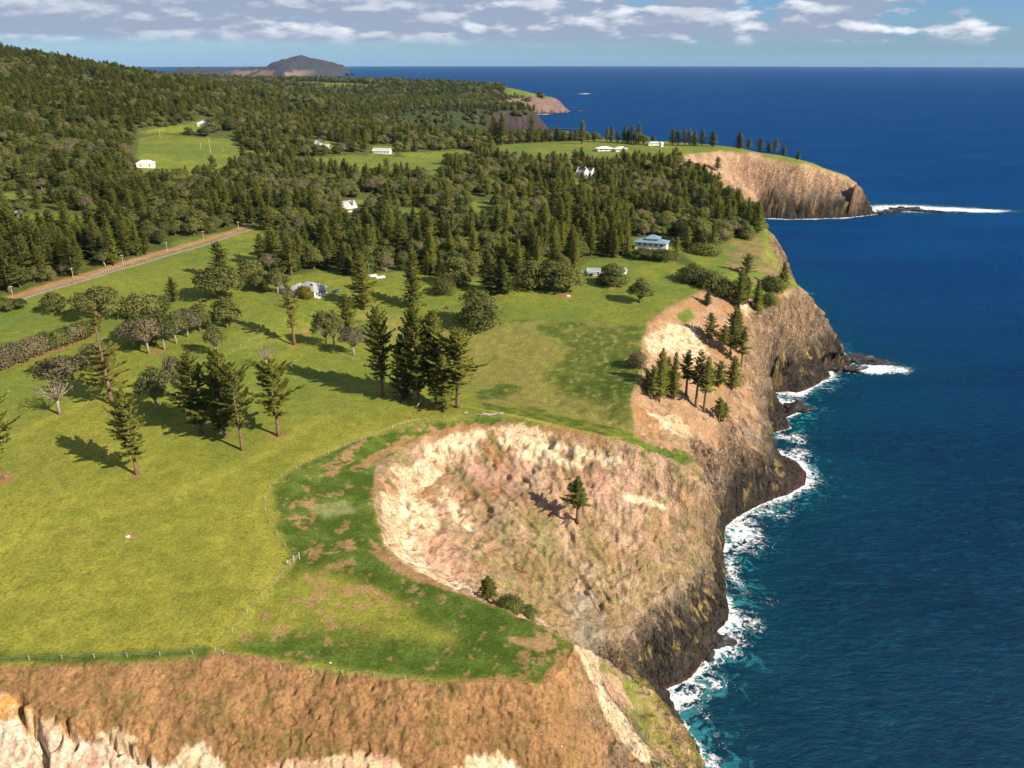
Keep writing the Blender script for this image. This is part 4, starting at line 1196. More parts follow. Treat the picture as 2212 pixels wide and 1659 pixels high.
PINE_RAG = [pine_meshes(120, 20, 3.9, 0.22, 0.95, 0.30, M_PINE, None, ((0.30, 0.42),), 6),
            pine_meshes(121, 20, 3.6, 0.26, 1.0, 0.32, M_PINE_PALE, M_BARK, ((0.5, 0.6),), 6),
            pine_meshes(122, 20, 4.6, 0.18, 1.1, 0.30, M_PINE_PALE, M_BARK, ((0.48, 0.72),), 6)]
PINE_OPEN = [pine_meshes(130 + i, 20, 3.2, 0.38, 1.0, 0.22, None, None, (), 6) for i in range(2)]
LEAFY = [leafy_meshes(200 + i, 11, *a, 0.55, None, M_BARK) for i, a in enumerate([(10, 0.16, 20, 150), (9, 0.14, 18, 150), (11, 0.15, 22, 150), (10, 0.18, 17, 160)])]
LEAFY_WIDE = [leafy_meshes(220, 11, 15, 0.25, 26, 170, 0.5, None, M_BARK, 0.62)]
LEAFY_OPEN = [leafy_meshes(230 + i, 11, 10, 0.30, 19, 120, 0.42, M_LEAF_GREY if i == 2 else M_LEAF, M_BARK_PALE, 0.72, 0, 0.15) for i in range(3)]
WILLOWY = [leafy_meshes(240 + i, 11, 10.5, 0.12, 24, 190, 0.50, None, M_BARK, 0.95, 1.0) for i in range(2)]
GNARL = [leafy_meshes(250, 9, 10, 0.38, 17, 22, 0.26, M_LEAF_GREY, M_BARK_PALE, 0.8, 0, 0.45)]
BUSH_GREY = [bush_meshes(260 + i, 4.0, 8.0, M_LEAF_GREY) for i in range(2)]
BUSH = [bush_meshes(270 + i, 4.0, 8.0) for i in range(2)]
BUSH_YEL = [bush_meshes(280, 4.0, 8.0, M_LEAF_YEL)]


def tree(name, pair, loc, rz, s, label, cat, group=None):
    t = empty(name, loc, rz, s)
    tag(t, label, cat, group)
    part('trunk', pair[0], t); part('crown', pair[1], t)
    return t


rr_ = random.Random(5)
PLACED = []         # (x, y, radius) taken by single trees


def size_at(p, u, vt, w=None):
    d = ray(u, vt)
    t = math.hypot(p.x, p.y) / math.hypot(d[0], d[1])
    h = CAM_H + d[2] * t - p.z
    dep = p.y * math.cos(PITCH) + (CAM_H - p.z) * math.sin(PITCH)
    return h, (w / FPX * dep if w else None)


def put(name, variants, H0, W0, u, v, ut, vt, w, label, cat='tree', group=None, k=0):
    p = at(u, v)
    h, wm = size_at(p, ut, vt, w)
    sz = h / H0; sx = wm / W0
    PLACED.append((p.x, p.y, wm * 0.5))
    return tree(name, variants[k % len(variants)], p, rr_.uniform(0, 6.28), (sx, sx, sz), label, cat, group)


g1 = 'Norfolk pines standing in the near pasture'
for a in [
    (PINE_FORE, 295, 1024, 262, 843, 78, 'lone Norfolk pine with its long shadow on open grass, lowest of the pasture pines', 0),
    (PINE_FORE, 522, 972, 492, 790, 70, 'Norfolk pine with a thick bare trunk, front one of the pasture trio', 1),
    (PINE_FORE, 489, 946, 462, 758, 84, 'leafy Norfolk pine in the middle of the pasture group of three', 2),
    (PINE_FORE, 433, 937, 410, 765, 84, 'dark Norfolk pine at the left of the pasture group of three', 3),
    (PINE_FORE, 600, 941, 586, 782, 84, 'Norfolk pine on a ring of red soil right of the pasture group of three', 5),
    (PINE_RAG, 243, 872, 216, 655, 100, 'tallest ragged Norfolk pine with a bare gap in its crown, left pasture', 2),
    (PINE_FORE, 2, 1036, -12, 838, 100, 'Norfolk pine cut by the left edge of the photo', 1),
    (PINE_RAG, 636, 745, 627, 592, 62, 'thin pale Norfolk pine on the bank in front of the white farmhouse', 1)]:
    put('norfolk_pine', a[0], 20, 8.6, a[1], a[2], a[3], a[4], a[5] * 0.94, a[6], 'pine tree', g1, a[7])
g2 = 'Norfolk pines of the cluster above the bowl'
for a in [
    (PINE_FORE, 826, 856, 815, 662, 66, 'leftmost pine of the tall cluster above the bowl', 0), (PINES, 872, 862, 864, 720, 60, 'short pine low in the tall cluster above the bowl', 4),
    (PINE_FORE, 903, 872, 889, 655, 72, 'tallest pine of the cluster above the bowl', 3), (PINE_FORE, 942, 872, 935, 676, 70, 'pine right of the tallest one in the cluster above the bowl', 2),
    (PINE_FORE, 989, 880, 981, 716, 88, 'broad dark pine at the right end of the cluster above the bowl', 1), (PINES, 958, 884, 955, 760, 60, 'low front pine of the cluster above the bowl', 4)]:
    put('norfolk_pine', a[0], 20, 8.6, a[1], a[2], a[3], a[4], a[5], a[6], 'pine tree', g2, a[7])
g3 = 'single Norfolk pines on the green between farmhouse and paddock'
for a in [
    (PINES, 894, 664, 886, 528, 54, 'dense narrow pine standing alone on the lawn behind the pine cluster', 1), (PINES, 786, 668, 778, 548, 62, 'yellowish pine right of the white farmhouse', 0),
    (PINES, 752, 722, 748, 632, 48, 'pine among pale gum trees in front of the farmhouse lawn', 2), (PINES, 1058, 632, 1050, 548, 58, 'left one of two feathery pines at the wood edge', 4),
    (PINES, 1086, 634, 1078, 560, 56, 'right one of two feathery pines at the wood edge', 1), (PINES, 376, 652, 374, 598, 40, 'small pine with a tall bare leader beside the shrubbery', 3),
    (PINES, 480, 600, 474, 520, 52, 'pine rising behind the big dark round tree', 2), (PINES, 592, 580, 586, 490, 62, 'pine at the corner of the far pasture behind the farmhouse garden', 0)]:
    put('norfolk_pine', a[0], 20, 8.6, a[1], a[2], a[3], a[4], a[5], a[6], 'pine tree', g3, a[7])
put('norfolk_pine', PINE_OPEN, 20, 6.4, 1246, 1128, 1251, 1030, 50, 'lone pine standing in the middle of the eroded bowl', 'pine tree', None, 0)
put('norfolk_pine', PINES, 20, 8.6, 1054, 1290, 1056, 1244, 40, 'small pine just beyond the near rim of the bowl', 'pine tree', None, 4)
# pines on the seaward slope
sl_pos = ['in the lowest row', 'in the middle row', 'in the upper row']
sea_pines = [(1481, 853, 1470, 755, 40), (1503, 880, 1510, 752, 42), (1520, 890, 1521, 770, 40), (1552, 914, 1554, 858, 30), (1562, 919, 1571, 870, 26), (1552, 836, 1554, 780, 34), (1581, 843, 1581, 768, 40),
             (1561, 765, 1563, 700, 32), (1579, 765, 1578, 662, 46), (1590, 758, 1591, 680, 40), (1600, 798, 1608, 706, 34), (1532, 738, 1534, 675, 34), (1595, 667, 1588, 580, 42), (1632, 680, 1636, 605, 36),
             (1610, 655, 1612, 596, 38), (1688, 629, 1697, 566, 34), (1527, 660, 1527, 622, 22), (1612, 596, 1614, 548, 34), (1424, 868, 1436, 752, 44), (1454, 862, 1462, 760, 36), (1408, 862, 1404, 790, 36), (1396, 848, 1392, 800, 28), (1440, 845, 1436, 770, 34)]
nb_txt = ['bottom left of the slope stand', 'tall, near the front of the slope stand', 'slender, front of the slope stand', 'lower of the last two before the brink', 'outermost small one before the brink', 'short, mid slope', 'full crowned, mid slope',
          'thin, behind the mid slope pines', 'tallest dense one in the slope stand', 'close right of the tallest', 'rightmost slender one over the cliff', 'above the pale scarp', 'in the gully below the green saddle', 'right side of the gully', 'in the dark gully clump',
          'leaning out on the promontory rim', 'small, at the paddock corner', 'on the green saddle', 'at the left edge of the slope, beside its red shadow', 'second from the left on the slope', 'at the paddock fence above the slope', 'smallest at the paddock fence', 'half hidden at the left of the slope stand']
for i, (u, v, ut, vt, w) in enumerate(sea_pines):
    put('norfolk_pine', PINE_OPEN if i in (0, 1, 2, 3, 4, 7, 10) else PINES, 20, 6.4 if i in (0, 1, 2, 3, 4, 7, 10) else 8.6, u, v, ut, vt, w, 'pine on the seaward slope, ' + nb_txt[i], 'pine tree', 'pines on the steep seaward slope', i)
# skyline pines of the headland
hp = [(1516, 315, 1517, 278, 20), (1539, 316, 1540, 281, 26), (1478, 315, 1478, 279, 20), (1489, 315, 1490, 278, 20), (1500, 315, 1501, 282, 20), (1464, 314, 1465, 280, 20), (1452, 314, 1452, 276, 20),
      (1596, 321, 1597, 284, 30), (1617, 322, 1617, 299, 20), (1642, 326, 1645, 296, 24), (1661, 328, 1662, 305, 18), (1674, 330, 1675, 300, 18), (1692, 336, 1693, 314, 17), (1723, 345, 1724, 326, 14), (1549, 369, 1549, 338, 22),
      (1084, 314, 1087, 244, 34), (1067, 312, 1070, 247, 34), (1149, 309, 1151, 249, 20), (1257, 311, 1256, 259, 22), (1320, 306, 1319, 270, 20), (1311, 307, 1309, 275, 16), (1283, 306, 1283, 287, 16), (1348, 309, 1348, 270, 18), (1364, 311, 1365, 270, 20), (1379, 311, 1378, 264, 18), (1410, 312, 1410, 290, 16),
      (1181, 306, 1180, 281, 14), (1132, 306, 1133, 284, 16), (1206, 305, 1205, 283, 16), (1217, 305, 1217, 283, 14), (1232, 305, 1230, 284, 18), (1119, 306, 1118, 280, 16), (1269, 306, 1268, 287, 14), (1334, 309, 1334, 281, 18), (1356, 310, 1357, 280, 18), (1372, 312, 1371, 285, 22)]
for i, (u, v, ut, vt, w) in enumerate(hp):
    where = 'on the headland rim' if u > 1580 else ('on the skyline behind the headland pasture' if u > 1430 else ('in the dark skyline clump above the sea' if u > 1300 else 'at the far edge of the clifftop field'))
    put('norfolk_pine', PINES, 20, 8.6, u, v, ut, vt, w, ('dark ' if i % 2 else 'upright ') + 'Norfolk pine ' + where, 'pine tree', 'pines ' + where, i)

# broadleaf trees, one by one
bl = [
    ('gum_tree', LEAFY_OPEN, 339, 888, 333, 795, 74, 'open crowned tree with a dark trunk left of the pasture pine group', 0, None), ('gum_tree', LEAFY_OPEN, 383, 865, 372, 765, 56, 'pale trunked thin tree behind the open crowned one', 2, None),
    ('gnarled_tree', GNARL, 130, 895, 108, 810, 92, 'nearly bare gnarled white tree with twisted limbs in the left pasture', 0, None), ('bush', BUSH_GREY, 129, 806, 129, 778, 76, 'grey domed bush behind the gnarled white tree', 0, None),
    ('bush', BUSH_GREY, 205, 790, 203, 752, 60, 'round dark bush left of the tall ragged pine', 1, None), ('small_tree', LEAFY, 121, 675, 119, 630, 54, 'small round tree with a pale trunk beside the gravel road', 1, None),
    ('spreading_tree', LEAFY_WIDE, 215, 690, 220, 620, 100, 'big flat topped spreading tree in the left pasture', 0, None), ('bush', BUSH, 305, 680, 305, 642, 76, 'green shrubbery between the spreading tree and the small pine', 0, None), ('bush', BUSH, 345, 672, 342, 645, 40, 'darker bush joined to the shrubbery', 1, None),
    ('gum_tree', LEAFY_OPEN, 290, 752, 288, 690, 60, 'grey gum at the left end of the ragged grove', 2, 'grove of grey gums in the pasture'), ('gum_tree', LEAFY, 305, 738, 305, 672, 56, 'dense olive tree at the back of the ragged grove', 1, 'grove of grey gums in the pasture'), ('gum_tree', LEAFY, 338, 734, 338, 664, 56, 'tall round tree at the back middle of the ragged grove', 3, 'grove of grey gums in the pasture'), ('gum_tree', LEAFY_OPEN, 406, 728, 406, 662, 52, 'grey tree between the ragged grove and the round tree', 2, 'grove of grey gums in the pasture'), ('gum_tree', LEAFY_OPEN, 322, 764, 320, 680, 62, 'grey gum second from the left in the ragged grove', 2, 'grove of grey gums in the pasture'),
    ('gum_tree', LEAFY_OPEN, 355, 755, 352, 672, 62, 'leafy gum in the middle of the ragged grove', 0, 'grove of grey gums in the pasture'), ('gum_tree', LEAFY_OPEN, 381, 742, 380, 668, 50, 'gum at the right end of the ragged grove', 1, 'grove of grey gums in the pasture'),
    ('round_tree', LEAFY, 432, 715, 430, 655, 60, 'round tree between the ragged grove and the dark tree', 0, None), ('round_tree', LEAFY, 490, 708, 488, 640, 64, 'dense dark tree in front of the big round one', 1, None), ('gum_tree', LEAFY_OPEN, 468, 768, 466, 700, 46, 'thin gum with its shadow on the grass below the dense dark tree', 0, None),
    ('round_tree', LEAFY, 476, 645, 474, 574, 82, 'biggest dark round tree at the edge of the lawn', 2, None), ('broken_tree', GNARL, 577, 798, 590, 738, 52, 'broken grey tree just behind the pine on red soil', 0, None),
    ('gum_tree', LEAFY_OPEN, 705, 752, 708, 668, 52, 'leftmost pale trunked gum beside the bank fence', 1, 'pale gums beside the bank fence'), ('gum_tree', LEAFY_OPEN, 722, 752, 728, 672, 48, 'second pale gum beside the bank fence', 0, 'pale gums beside the bank fence'),
    ('gum_tree', LEAFY_OPEN, 765, 768, 762, 700, 56, 'rightmost pale gum beside the bank fence', 2, 'pale gums beside the bank fence'),
    ('willowy_tree', WILLOWY, 1036, 702, 1040, 625, 80, 'drooping full tree at the top of the grassy slope', 0, None), ('willowy_tree', WILLOWY, 1150, 620, 1150, 560, 68, 'broad drooping tree at the back of the paddock', 1, None),
    ('willowy_tree', WILLOWY, 982, 614, 984, 552, 58, 'drooping tree behind the cows', 0, None), ('bush', BUSH, 960, 634, 960, 608, 40, 'low round bush at the edge of the cow paddock', 1, None), ('willowy_tree', WILLOWY, 1322, 616, 1322, 568, 56, 'round tree in front of the grey roofed cottage', 1, None),
    ('small_tree', LEAFY, 1382, 654, 1377, 604, 48, 'lone small tree with its shadow on the clifftop paddock', 3, None), ('bush', BUSH, 1100, 1314, 1098, 1296, 52, 'dark scrub beyond the near rim beside the small pine', 0, None), ('bush', BUSH, 1138, 1330, 1138, 1316, 40, 'last dark scrub clump beyond the near rim', 1, None),
    ('bush', BUSH_GREY, 1378, 790, 1378, 764, 34, 'grey scrub at the paddock corner above the scarp', 0, None), ('bush', BUSH_YEL, 660, 642, 660, 622, 34, 'bright yellow green bush in front of the farmhouse', 0, None),
    ('round_tree', LEAFY, 565, 628, 565, 580, 46, 'garden tree left of the farmhouse', 0, None), ('round_tree', LEAFY_OPEN, 600, 634, 600, 582, 48, 'yellowish garden tree hiding the left end of the farmhouse', 0, None), ('round_tree', LEAFY, 545, 618, 542, 560, 46, 'shady tree at the left end of the farmhouse garden', 2, None),
    ('round_tree', LEAFY, 1390, 560, 1390, 535, 50, 'hedge tree in front of the blue roofed house', 0, None), ('round_tree', LEAFY, 1430, 562, 1432, 538, 50, 'hedge tree right of the blue roofed house', 2, None),
    ('round_tree', WILLOWY, 1503, 530, 1503, 470, 70, 'big grey green tree below the headland field', 0, None), ('bush', BUSH, 1520, 548, 1520, 528, 60, 'dark scrub on the saddle left', 0, None), ('bush', BUSH, 1500, 608, 1500, 580, 60, 'dark scrub along the paddock head', 1, None), ('bush', BUSH, 1535, 620, 1535, 590, 60, 'dark scrub by the paddock head, nearer the sea', 0, None),
    ('bush', BUSH, 1565, 640, 1565, 610, 50, 'scrub on the ridge under the saddle', 1, None), ('bush', BUSH_YEL, 1500, 590, 1498, 572, 30, 'yellow green bush at the paddock head', 0, None), ('bush', BUSH, 1668, 628, 1668, 600, 44, 'dark scrub near the promontory rim', 0, None), ('bush', BUSH, 1660, 660, 1660, 636, 34, 'olive bush in the promontory scree', 1, None),
    ('round_tree', LEAFY, 12, 672, 12, 640, 48, 'leafy tree at the left edge by the gravel road', 1, None), ('round_tree', LEAFY, 38, 668, 38, 645, 38, 'bush like tree beside the left edge tree', 3, None), ('round_tree', LEAFY, 1390, 312, 1392, 290, 26, 'round dark tree at the right of the skyline clump', 0, None),
    ('spreading_tree', LEAFY, 1190, 625, 1190, 560, 66, 'broad tree filling the wood edge behind the paddock', 1, None), ('spreading_tree', LEAFY, 1225, 632, 1224, 575, 60, 'tree over red soil at the right end of the wood edge', 2, None)]
for (nm, vs_, u, v, ut, vt, w, lab, k, grp) in bl:
    H0, W0 = (11, 10)
    if vs_ is LEAFY_WIDE: W0 = 15
    if vs_ in (BUSH, BUSH_GREY, BUSH_YEL): H0, W0 = 4, 8
    if vs_ is GNARL: H0, W0 = 9, 10
    put(nm, vs_, H0, W0, u, v, ut, vt, w * 1.18, lab, 'bush' if nm == 'bush' else 'tree', grp, k)
# the clipped hedge along the left pasture
hedge = [(8, 792, 46), (28, 783, 46), (48, 776, 44), (66, 768, 42), (84, 761, 44), (104, 754, 46), (124, 747, 44), (142, 740, 40), (158, 735, 44), (176, 728, 44), (192, 720, 34)]
hl = ['grey hedge bush at the left edge of the photo', 'second hedge bush from the left edge', 'third hedge bush from the left edge', 'grey hump in the left half of the hedge', 'fifth hedge bush from the left edge', 'green middle bush of the hedge', 'green hedge bush just right of its middle',
      'fourth hedge bush from its right end', 'third hedge bush from its right end', 'second hedge bush from its right end', 'last green hedge bush nearest the tall ragged pine']
for i, (u, v, w) in enumerate(hedge):
    put('hedge_bush', BUSH_GREY if i in (0, 1, 2, 3, 4, 8) else BUSH, 4, 8, u, v, u, v - 36 + i, w * 1.15, hl[i], 'bush', 'bushes of the pasture hedge', i)

# ------------------------------------------------------------------ the woods
def px_of(x, y, z):
    z -= CAM_H
    c = y * math.cos(PITCH) - z * math.sin(PITCH); s = y * math.sin(PITCH) + z * math.cos(PITCH)
    return CX + FPX * x / c, CY - FPX * s / c


fa = np.array(FOREST)
wood = []
wr = np.random.default_rng(77)
ring = 300.0
while ring < 4000:
    sp = 7.6 + max(0, ring - 500) * 0.0040
    nth = int((TH1 - TH0) * ring / sp)
    for k in range(nth):
        t = TH0 + (k + wr.random()) * (TH1 - TH0) / nth
        r = ring + wr.uniform(-0.5, 0.5) * sp
        wood.append((r * math.sin(t), r * math.cos(t), sp))
    ring += sp
wood = np.array(wood)
m_ = in_poly(wood[:, 0], wood[:, 1], FOREST)
m_ &= in_poly(wood[:, 0], wood[:, 1], SH) & (dist_line(wood[:, 0], wood[:, 1], SH) > np.where((wood[:, 1] > 1900) & (wood[:, 0] > -60), 40, 10))
for c in CLEARW:
    m_ &= ~in_poly(wood[:, 0], wood[:, 1], c)
    m_ &= dist_line(wood[:, 0], wood[:, 1], c) > 3
    m_ &= ~in_poly(wood[:, 0], wood[:, 1] + 16, c)
m_ &= dist_line(wood[:, 0], wood[:, 1], roadw, False) > 9
m_ &= np.abs(np.arctan2(wood[:, 0], wood[:, 1])) < math.radians(43)
wood = wood[m_]
pxs = np.array([p[:2] for p in PLACED]); prs = np.array([p[2] for p in PLACED])
ok = np.ones(len(wood), bool)
for (x, y), r in zip(pxs, prs):
    ok &= np.hypot(wood[:, 0] - x, wood[:, 1] - y) > r * 0.8 + 2.0
wood = wood[ok]
mixn = fbm2(wood[:, 0], wood[:, 1], 90, 3, 500.0) + 0.6 * fbm2(wood[:, 0], wood[:, 1], 30, 2, 502.0)
thin = fbm2(wood[:, 0], wood[:, 1], 45, 3, 510.0)
WOODS = []
for i, (x, y, sp) in enumerate(wood):
    if thin[i] < -0.16 and wr.random() < 0.65:
        continue
    z = ground(x, y)
    u, v = px_of(x, y, z)
    pb = 0.56 + mixn[i] * 1.3 + (0.22 if (560 < u < 1150 and 380 < v < 620) else 0) - (0.30 if v < 260 else 0) - (0.35 if (u < 450 and v > 495) else 0) - (0.1 if u > 1250 else 0)
    leafy = wr.random() < pb
    dist = math.hypot(x, y)
    if leafy:
        h = wr.uniform(7, 13) * (1 + (sp - 7.6) * 0.04); kind = 1
    else:
        h = wr.uniform(14, 25) * (1 + 0.25 * mixn[i]); kind = 0
        if v < 460:
            h *= 0.80
    WOODS.append((dist, x, y, z, u, v, h, kind, sp))
WOODS.sort()


def zone(u, v):
    if u < 330: return 'in the dark pine wood behind the gravel road'
    if u < 560: return 'in the wood where the gravel road ends'
    if u < 760: return 'in the trees behind the white farmhouse'
    if u < 1010: return 'in the gardens behind the cow paddock'
    if u < 1260: return 'in the thick wood behind the clifftop paddock'
    if u < 1480: return 'in the wood around the blue roofed house'
    return 'in the coastal wood above the blue bay'


PN = ['feathery', 'dense', 'open', 'flat topped', 'conical', 'ragged']


def label_of(a, b, c, dist, u, zn):
    row = 'front row' if dist < 440 else ('second row' if dist < 480 else ('middle' if dist < 540 else 'back'))
    side = ('left', 'centre', 'right')[int((u % 210) // 70)]
    return '%s %s %s, %s, %s, %s' % (a.strip(), b, c, row, side, zn.replace('in the ', '').replace('dark pine ', '').replace('thick ', ''))


n_pine = sum(1 for o in bpy.data.objects if o.name.startswith('norfolk_pine'))
n_leaf = len(bl) + len(hedge)
lim = {0: 300 - n_pine, 1: 300 - n_leaf}
cnt = {0: 0, 1: 0}
stuff = {0: [], 1: []}
adj_p = ['tall', 'young short', 'full', 'slender', 'olive green']
for (dist, x, y, z, u, v, h, kind, sp) in WOODS:
    if cnt[kind] < lim[kind] and -30 < u < 2240:
        cnt[kind] += 1
        zn = zone(u, v)
        if kind == 0:
            k = wr.integers(0, len(PINES)); s = h / 20; sx = s * wr.uniform(0.88, 1.2) if h > 19 else s * 1.2
            dn = 'tall ' if h > 21 else ('short ' if h < 16.5 else 'medium ')
            tree('norfolk_pine', PINES[k], (x, y, z - 0.3), wr.uniform(0, 6.28), (sx, sx, s), label_of(dn, PN[k], 'pine', dist, u, zn), 'pine tree', 'pines ' + zn)
        else:
            pool = LEAFY + LEAFY_OPEN + WILLOWY
            k = wr.integers(0, len(pool)); s = h / 11; sx = s * wr.uniform(0.9, 1.2)
            dn = 'thin ' if LEAFY.__len__() <= k < len(LEAFY) + 3 else ('drooping ' if k >= len(LEAFY) + 3 else 'round ')
            tree('broadleaf_tree', pool[k], (x, y, z - 0.3), wr.uniform(0, 6.28), (sx, sx, s), label_of(dn, 'low' if h < 9 else 'high', 'tree', dist, u, zn), 'tree', 'broadleaf trees ' + zn)
    else:
        stuff[kind].append((x, y, z - 0.4, h, sp))


def joined_variant(pair, name):
    o = bpy.data.objects.new(name, None)
    a, b = pair
    va = np.empty(len(a.vertices) * 3, np.float32); a.vertices.foreach_get('co', va)
    vb = np.empty(len(b.vertices) * 3, np.float32); b.vertices.foreach_get('co', vb)
    me = bpy.data.meshes.new(name)
    fa_ = [tuple(p.vertices) for p in a.polygons]; off_ = len(a.vertices)
    fb_ = [tuple(v + off_ for v in p.vertices) for p in b.polygons]
    me.from_pydata([tuple(x) for x in np.concatenate([va, vb]).reshape(-1, 3).tolist()], [], fa_ + fb_)
    me.materials.append(a.materials[0]); me.materials.append(b.materials[0])
    me.polygons.foreach_set('material_index', [0] * len(fa_) + [1] * len(fb_))
    me.polygons.foreach_set('use_smooth', [True] * (len(fa_) + len(fb_)))
    me.update()
    tn = np.zeros(len(me.vertices) * 3, np.float32); me.vertices.foreach_get('normal', tn); tn = tn.reshape(-1, 3)
    tn[off_:] = NORMALS[b.name]
    me.normals_split_custom_set_from_vertices([tuple(v) for v in tn.tolist()])
    return bpy.data.objects.new(name, me)


def wood_object(name, items, variants, H0, label, wid=1.0):
    vc = bpy.data.collections.new(name + ' kinds')
    for i, pr in enumerate(variants):
        vc.objects.link(joined_variant(pr, '%s kind %d' % (name, i)))
    me = bpy.data.meshes.new(name)
    me.from_pydata([(a[0], a[1], a[2]) for a in items], [], [])
    g = np.random.default_rng(99)
    n = len(items)
    sc = np.array([a[3] / H0 for a in items])
    wx = sc * g.uniform(0.9, 1.25, n) * np.array([1 + (a[4] - 7.6) * 0.035 for a in items]) * wid
    a1 = me.attributes.new('size', 'FLOAT_VECTOR', 'POINT'); a1.data.foreach_set('vector', np.stack([wx, wx, sc], 1).astype(np.float32).ravel())
    a2 = me.attributes.new('turn', 'FLOAT_VECTOR', 'POINT'); t = np.zeros((n, 3), np.float32); t[:, 2] = g.uniform(0, 6.28, n); a2.data.foreach_set('vector', t.ravel())
    a3 = me.attributes.new('pick', 'INT', 'POINT'); a3.data.foreach_set('value', g.integers(0, len(variants), n).astype(np.int32))
    ob = bpy.data.objects.new(name, me); COL.objects.link(ob)
    ng = bpy.data.node_groups.new(name, 'GeometryNodeTree')
    ng.interface.new_socket('Geometry', in_out='INPUT', socket_type='NodeSocketGeometry')
    ng.interface.new_socket('Geometry', in_out='OUTPUT', socket_type='NodeSocketGeometry')
    gi = ng.nodes.new('NodeGroupInput'); go = ng.nodes.new('NodeGroupOutput')
    ci = ng.nodes.new('GeometryNodeCollectionInfo'); ci.inputs['Collection'].default_value = vc
    ci.inputs['Separate Children'].default_value = True; ci.inputs['Reset Children'].default_value = True
    ip = ng.nodes.new('GeometryNodeInstanceOnPoints'); ip.inputs['Pick Instance'].default_value = True

    def attr(nm, ty):
        q = ng.nodes.new('GeometryNodeInputNamedAttribute'); q.data_type = ty; q.inputs['Name'].default_value = nm
        return next(o_ for o_ in q.outputs if o_.enabled and o_.name == 'Attribute')
    ng.links.new(gi.outputs[0], ip.inputs['Points']); ng.links.new(ci.outputs[0], ip.inputs['Instance'])
    ng.links.new(attr('size', 'FLOAT_VECTOR'), ip.inputs['Scale']); ng.links.new(attr('turn', 'FLOAT_VECTOR'), ip.inputs['Rotation']); ng.links.new(attr('pick', 'INT'), ip.inputs['Instance Index'])
    ng.links.new(ip.outputs[0], go.inputs[0])
    md = ob.modifiers.new('trees', 'NODES'); md.node_group = ng
    tag(ob, label, 'forest', None, 'stuff')
    return ob


wood_object('pine_forest', stuff[0], [PINES[3], PINES[5], PINES[0], PINES[2], PINES[1]], 20.0, 'distant forest of dark Norfolk pines over the hills', 1.2)
wood_object('broadleaf_forest', stuff[1], [LEAFY[0], LEAFY[1], LEAFY_OPEN[2], WILLOWY[0], LEAFY[2]], 11.0, 'distant broadleaf woodland between the pines', 1.1)
print('woods', len(WOODS), cnt, len(stuff[0]), len(stuff[1]))

# ------------------------------------------------------------------ road
M_ROAD = plain('gravel', (.21, .165, .125), 0.95, 0.1, 0.3, 0.8)
M_WHITE = plain('white paint', (.62, .60, .57), 0.6, 0.3, 0.06, 0.8)
M_CREAM = plain('cream wall', (.66, .60, .50), 0.7, 0.2, 0.08, 0.8)
M_GREYROOF = plain('grey iron roof', (.30, .31, .33), 0.5, 0.4, 0.12, 0.8)
M_BLUEROOF = plain('blue grey iron roof', (.16, .26, .30), 0.45, 0.4, 0.15, 0.8)
M_PALEROOF = plain('pale iron roof', (.42, .47, .50), 0.45, 0.4, 0.12, 0.8)
M_BROWNROOF = plain('brown shingle roof', (.17, .13, .115), 0.9, 0.1, 0.2, 1.5)
M_WHITEROOF = plain('white roof', (.78, .76, .74), 0.6, 0.3, 0.05, 0.8)
M_GLASS = plain('dark window glass', (.03, .035, .04), 0.12, 0.5, 0.1, 0.5)
M_WOOD = plain('weathered wood', (.42, .35, .25), 0.9, 0.1, 0.3, 2.0)
M_WOODPALE = plain('bleached wood', (.40, .35, .28), 0.9, 0.1, 0.25, 2.0)
M_METAL = plain('galvanised metal', (.42, .43, .44), 0.45, 0.5, 0.1, 1.0, 0.5)
M_ROCK = plain('wet basalt', (.030, .026, .024), 0.55, 0.4, 0.5, 0.6)
M_PALEROCK = plain('pale boulder', (.62, .57, .50), 0.85, 0.2, 0.2, 2.0)
M_TEAL = plain('teal canvas', (.05, .28, .27), 0.6, 0.3, 0.1, 1.0)
M_COW = plain('red brown hide', (.16, .05, .022), 0.8, 0.2, 0.2, 2.0)
M_COWWHITE = plain('white hide', (.6, .52, .45), 0.8, 0.2, 0.1, 2.0)


def drape_strip(name, line, width, mat, lift, step=4.0):
    pts = []
    for (x0, y0), (x1, y1) in zip(line, line[1:]):
        n = max(1, int(math.hypot(x1 - x0, y1 - y0) / step))
        for i in range(n):
            pts.append((x0 + (x1 - x0) * i / n, y0 + (y1 - y0) * i / n))
    pts.append(line[-1])
    for _ in range(3):
        pts = [pts[0]] + [((a[0] + 2 * b[0] + c[0]) / 4, (a[1] + 2 * b[1] + c[1]) / 4) for a, b, c in zip(pts, pts[1:], pts[2:])] + [pts[-1]]
    m = MB(); rows = []
    for i, (x, y) in enumerate(pts):
        a = pts[max(i - 1, 0)]; b = pts[min(i + 1, len(pts) - 1)]
        dx, dy = b[0] - a[0], b[1] - a[1]; l_ = math.hypot(dx, dy) + 1e-6
        nx, ny = -dy / l_, dx / l_
        row = []
        for k in range(5):
            o_ = (k / 4 - 0.5) * width
            px, py = x + nx * o_, y + ny * o_
            row.append(len(m.v)); m.v.append((px, py, ground(px, py) + lift - (0.25 if k in (0, 4) else 0)))
        rows.append(row)
    for r0, r1 in zip(rows, rows[1:]):
        for k in range(4):
            m.f.append((r0[k], r0[k + 1], r1[k + 1], r1[k]))
    o = part(name, m.mesh(name, mat, True), None)
    o['kind'] = 'structure'
    return o


drape_strip('road', roadw, 3.8, M_ROAD, 0.28)


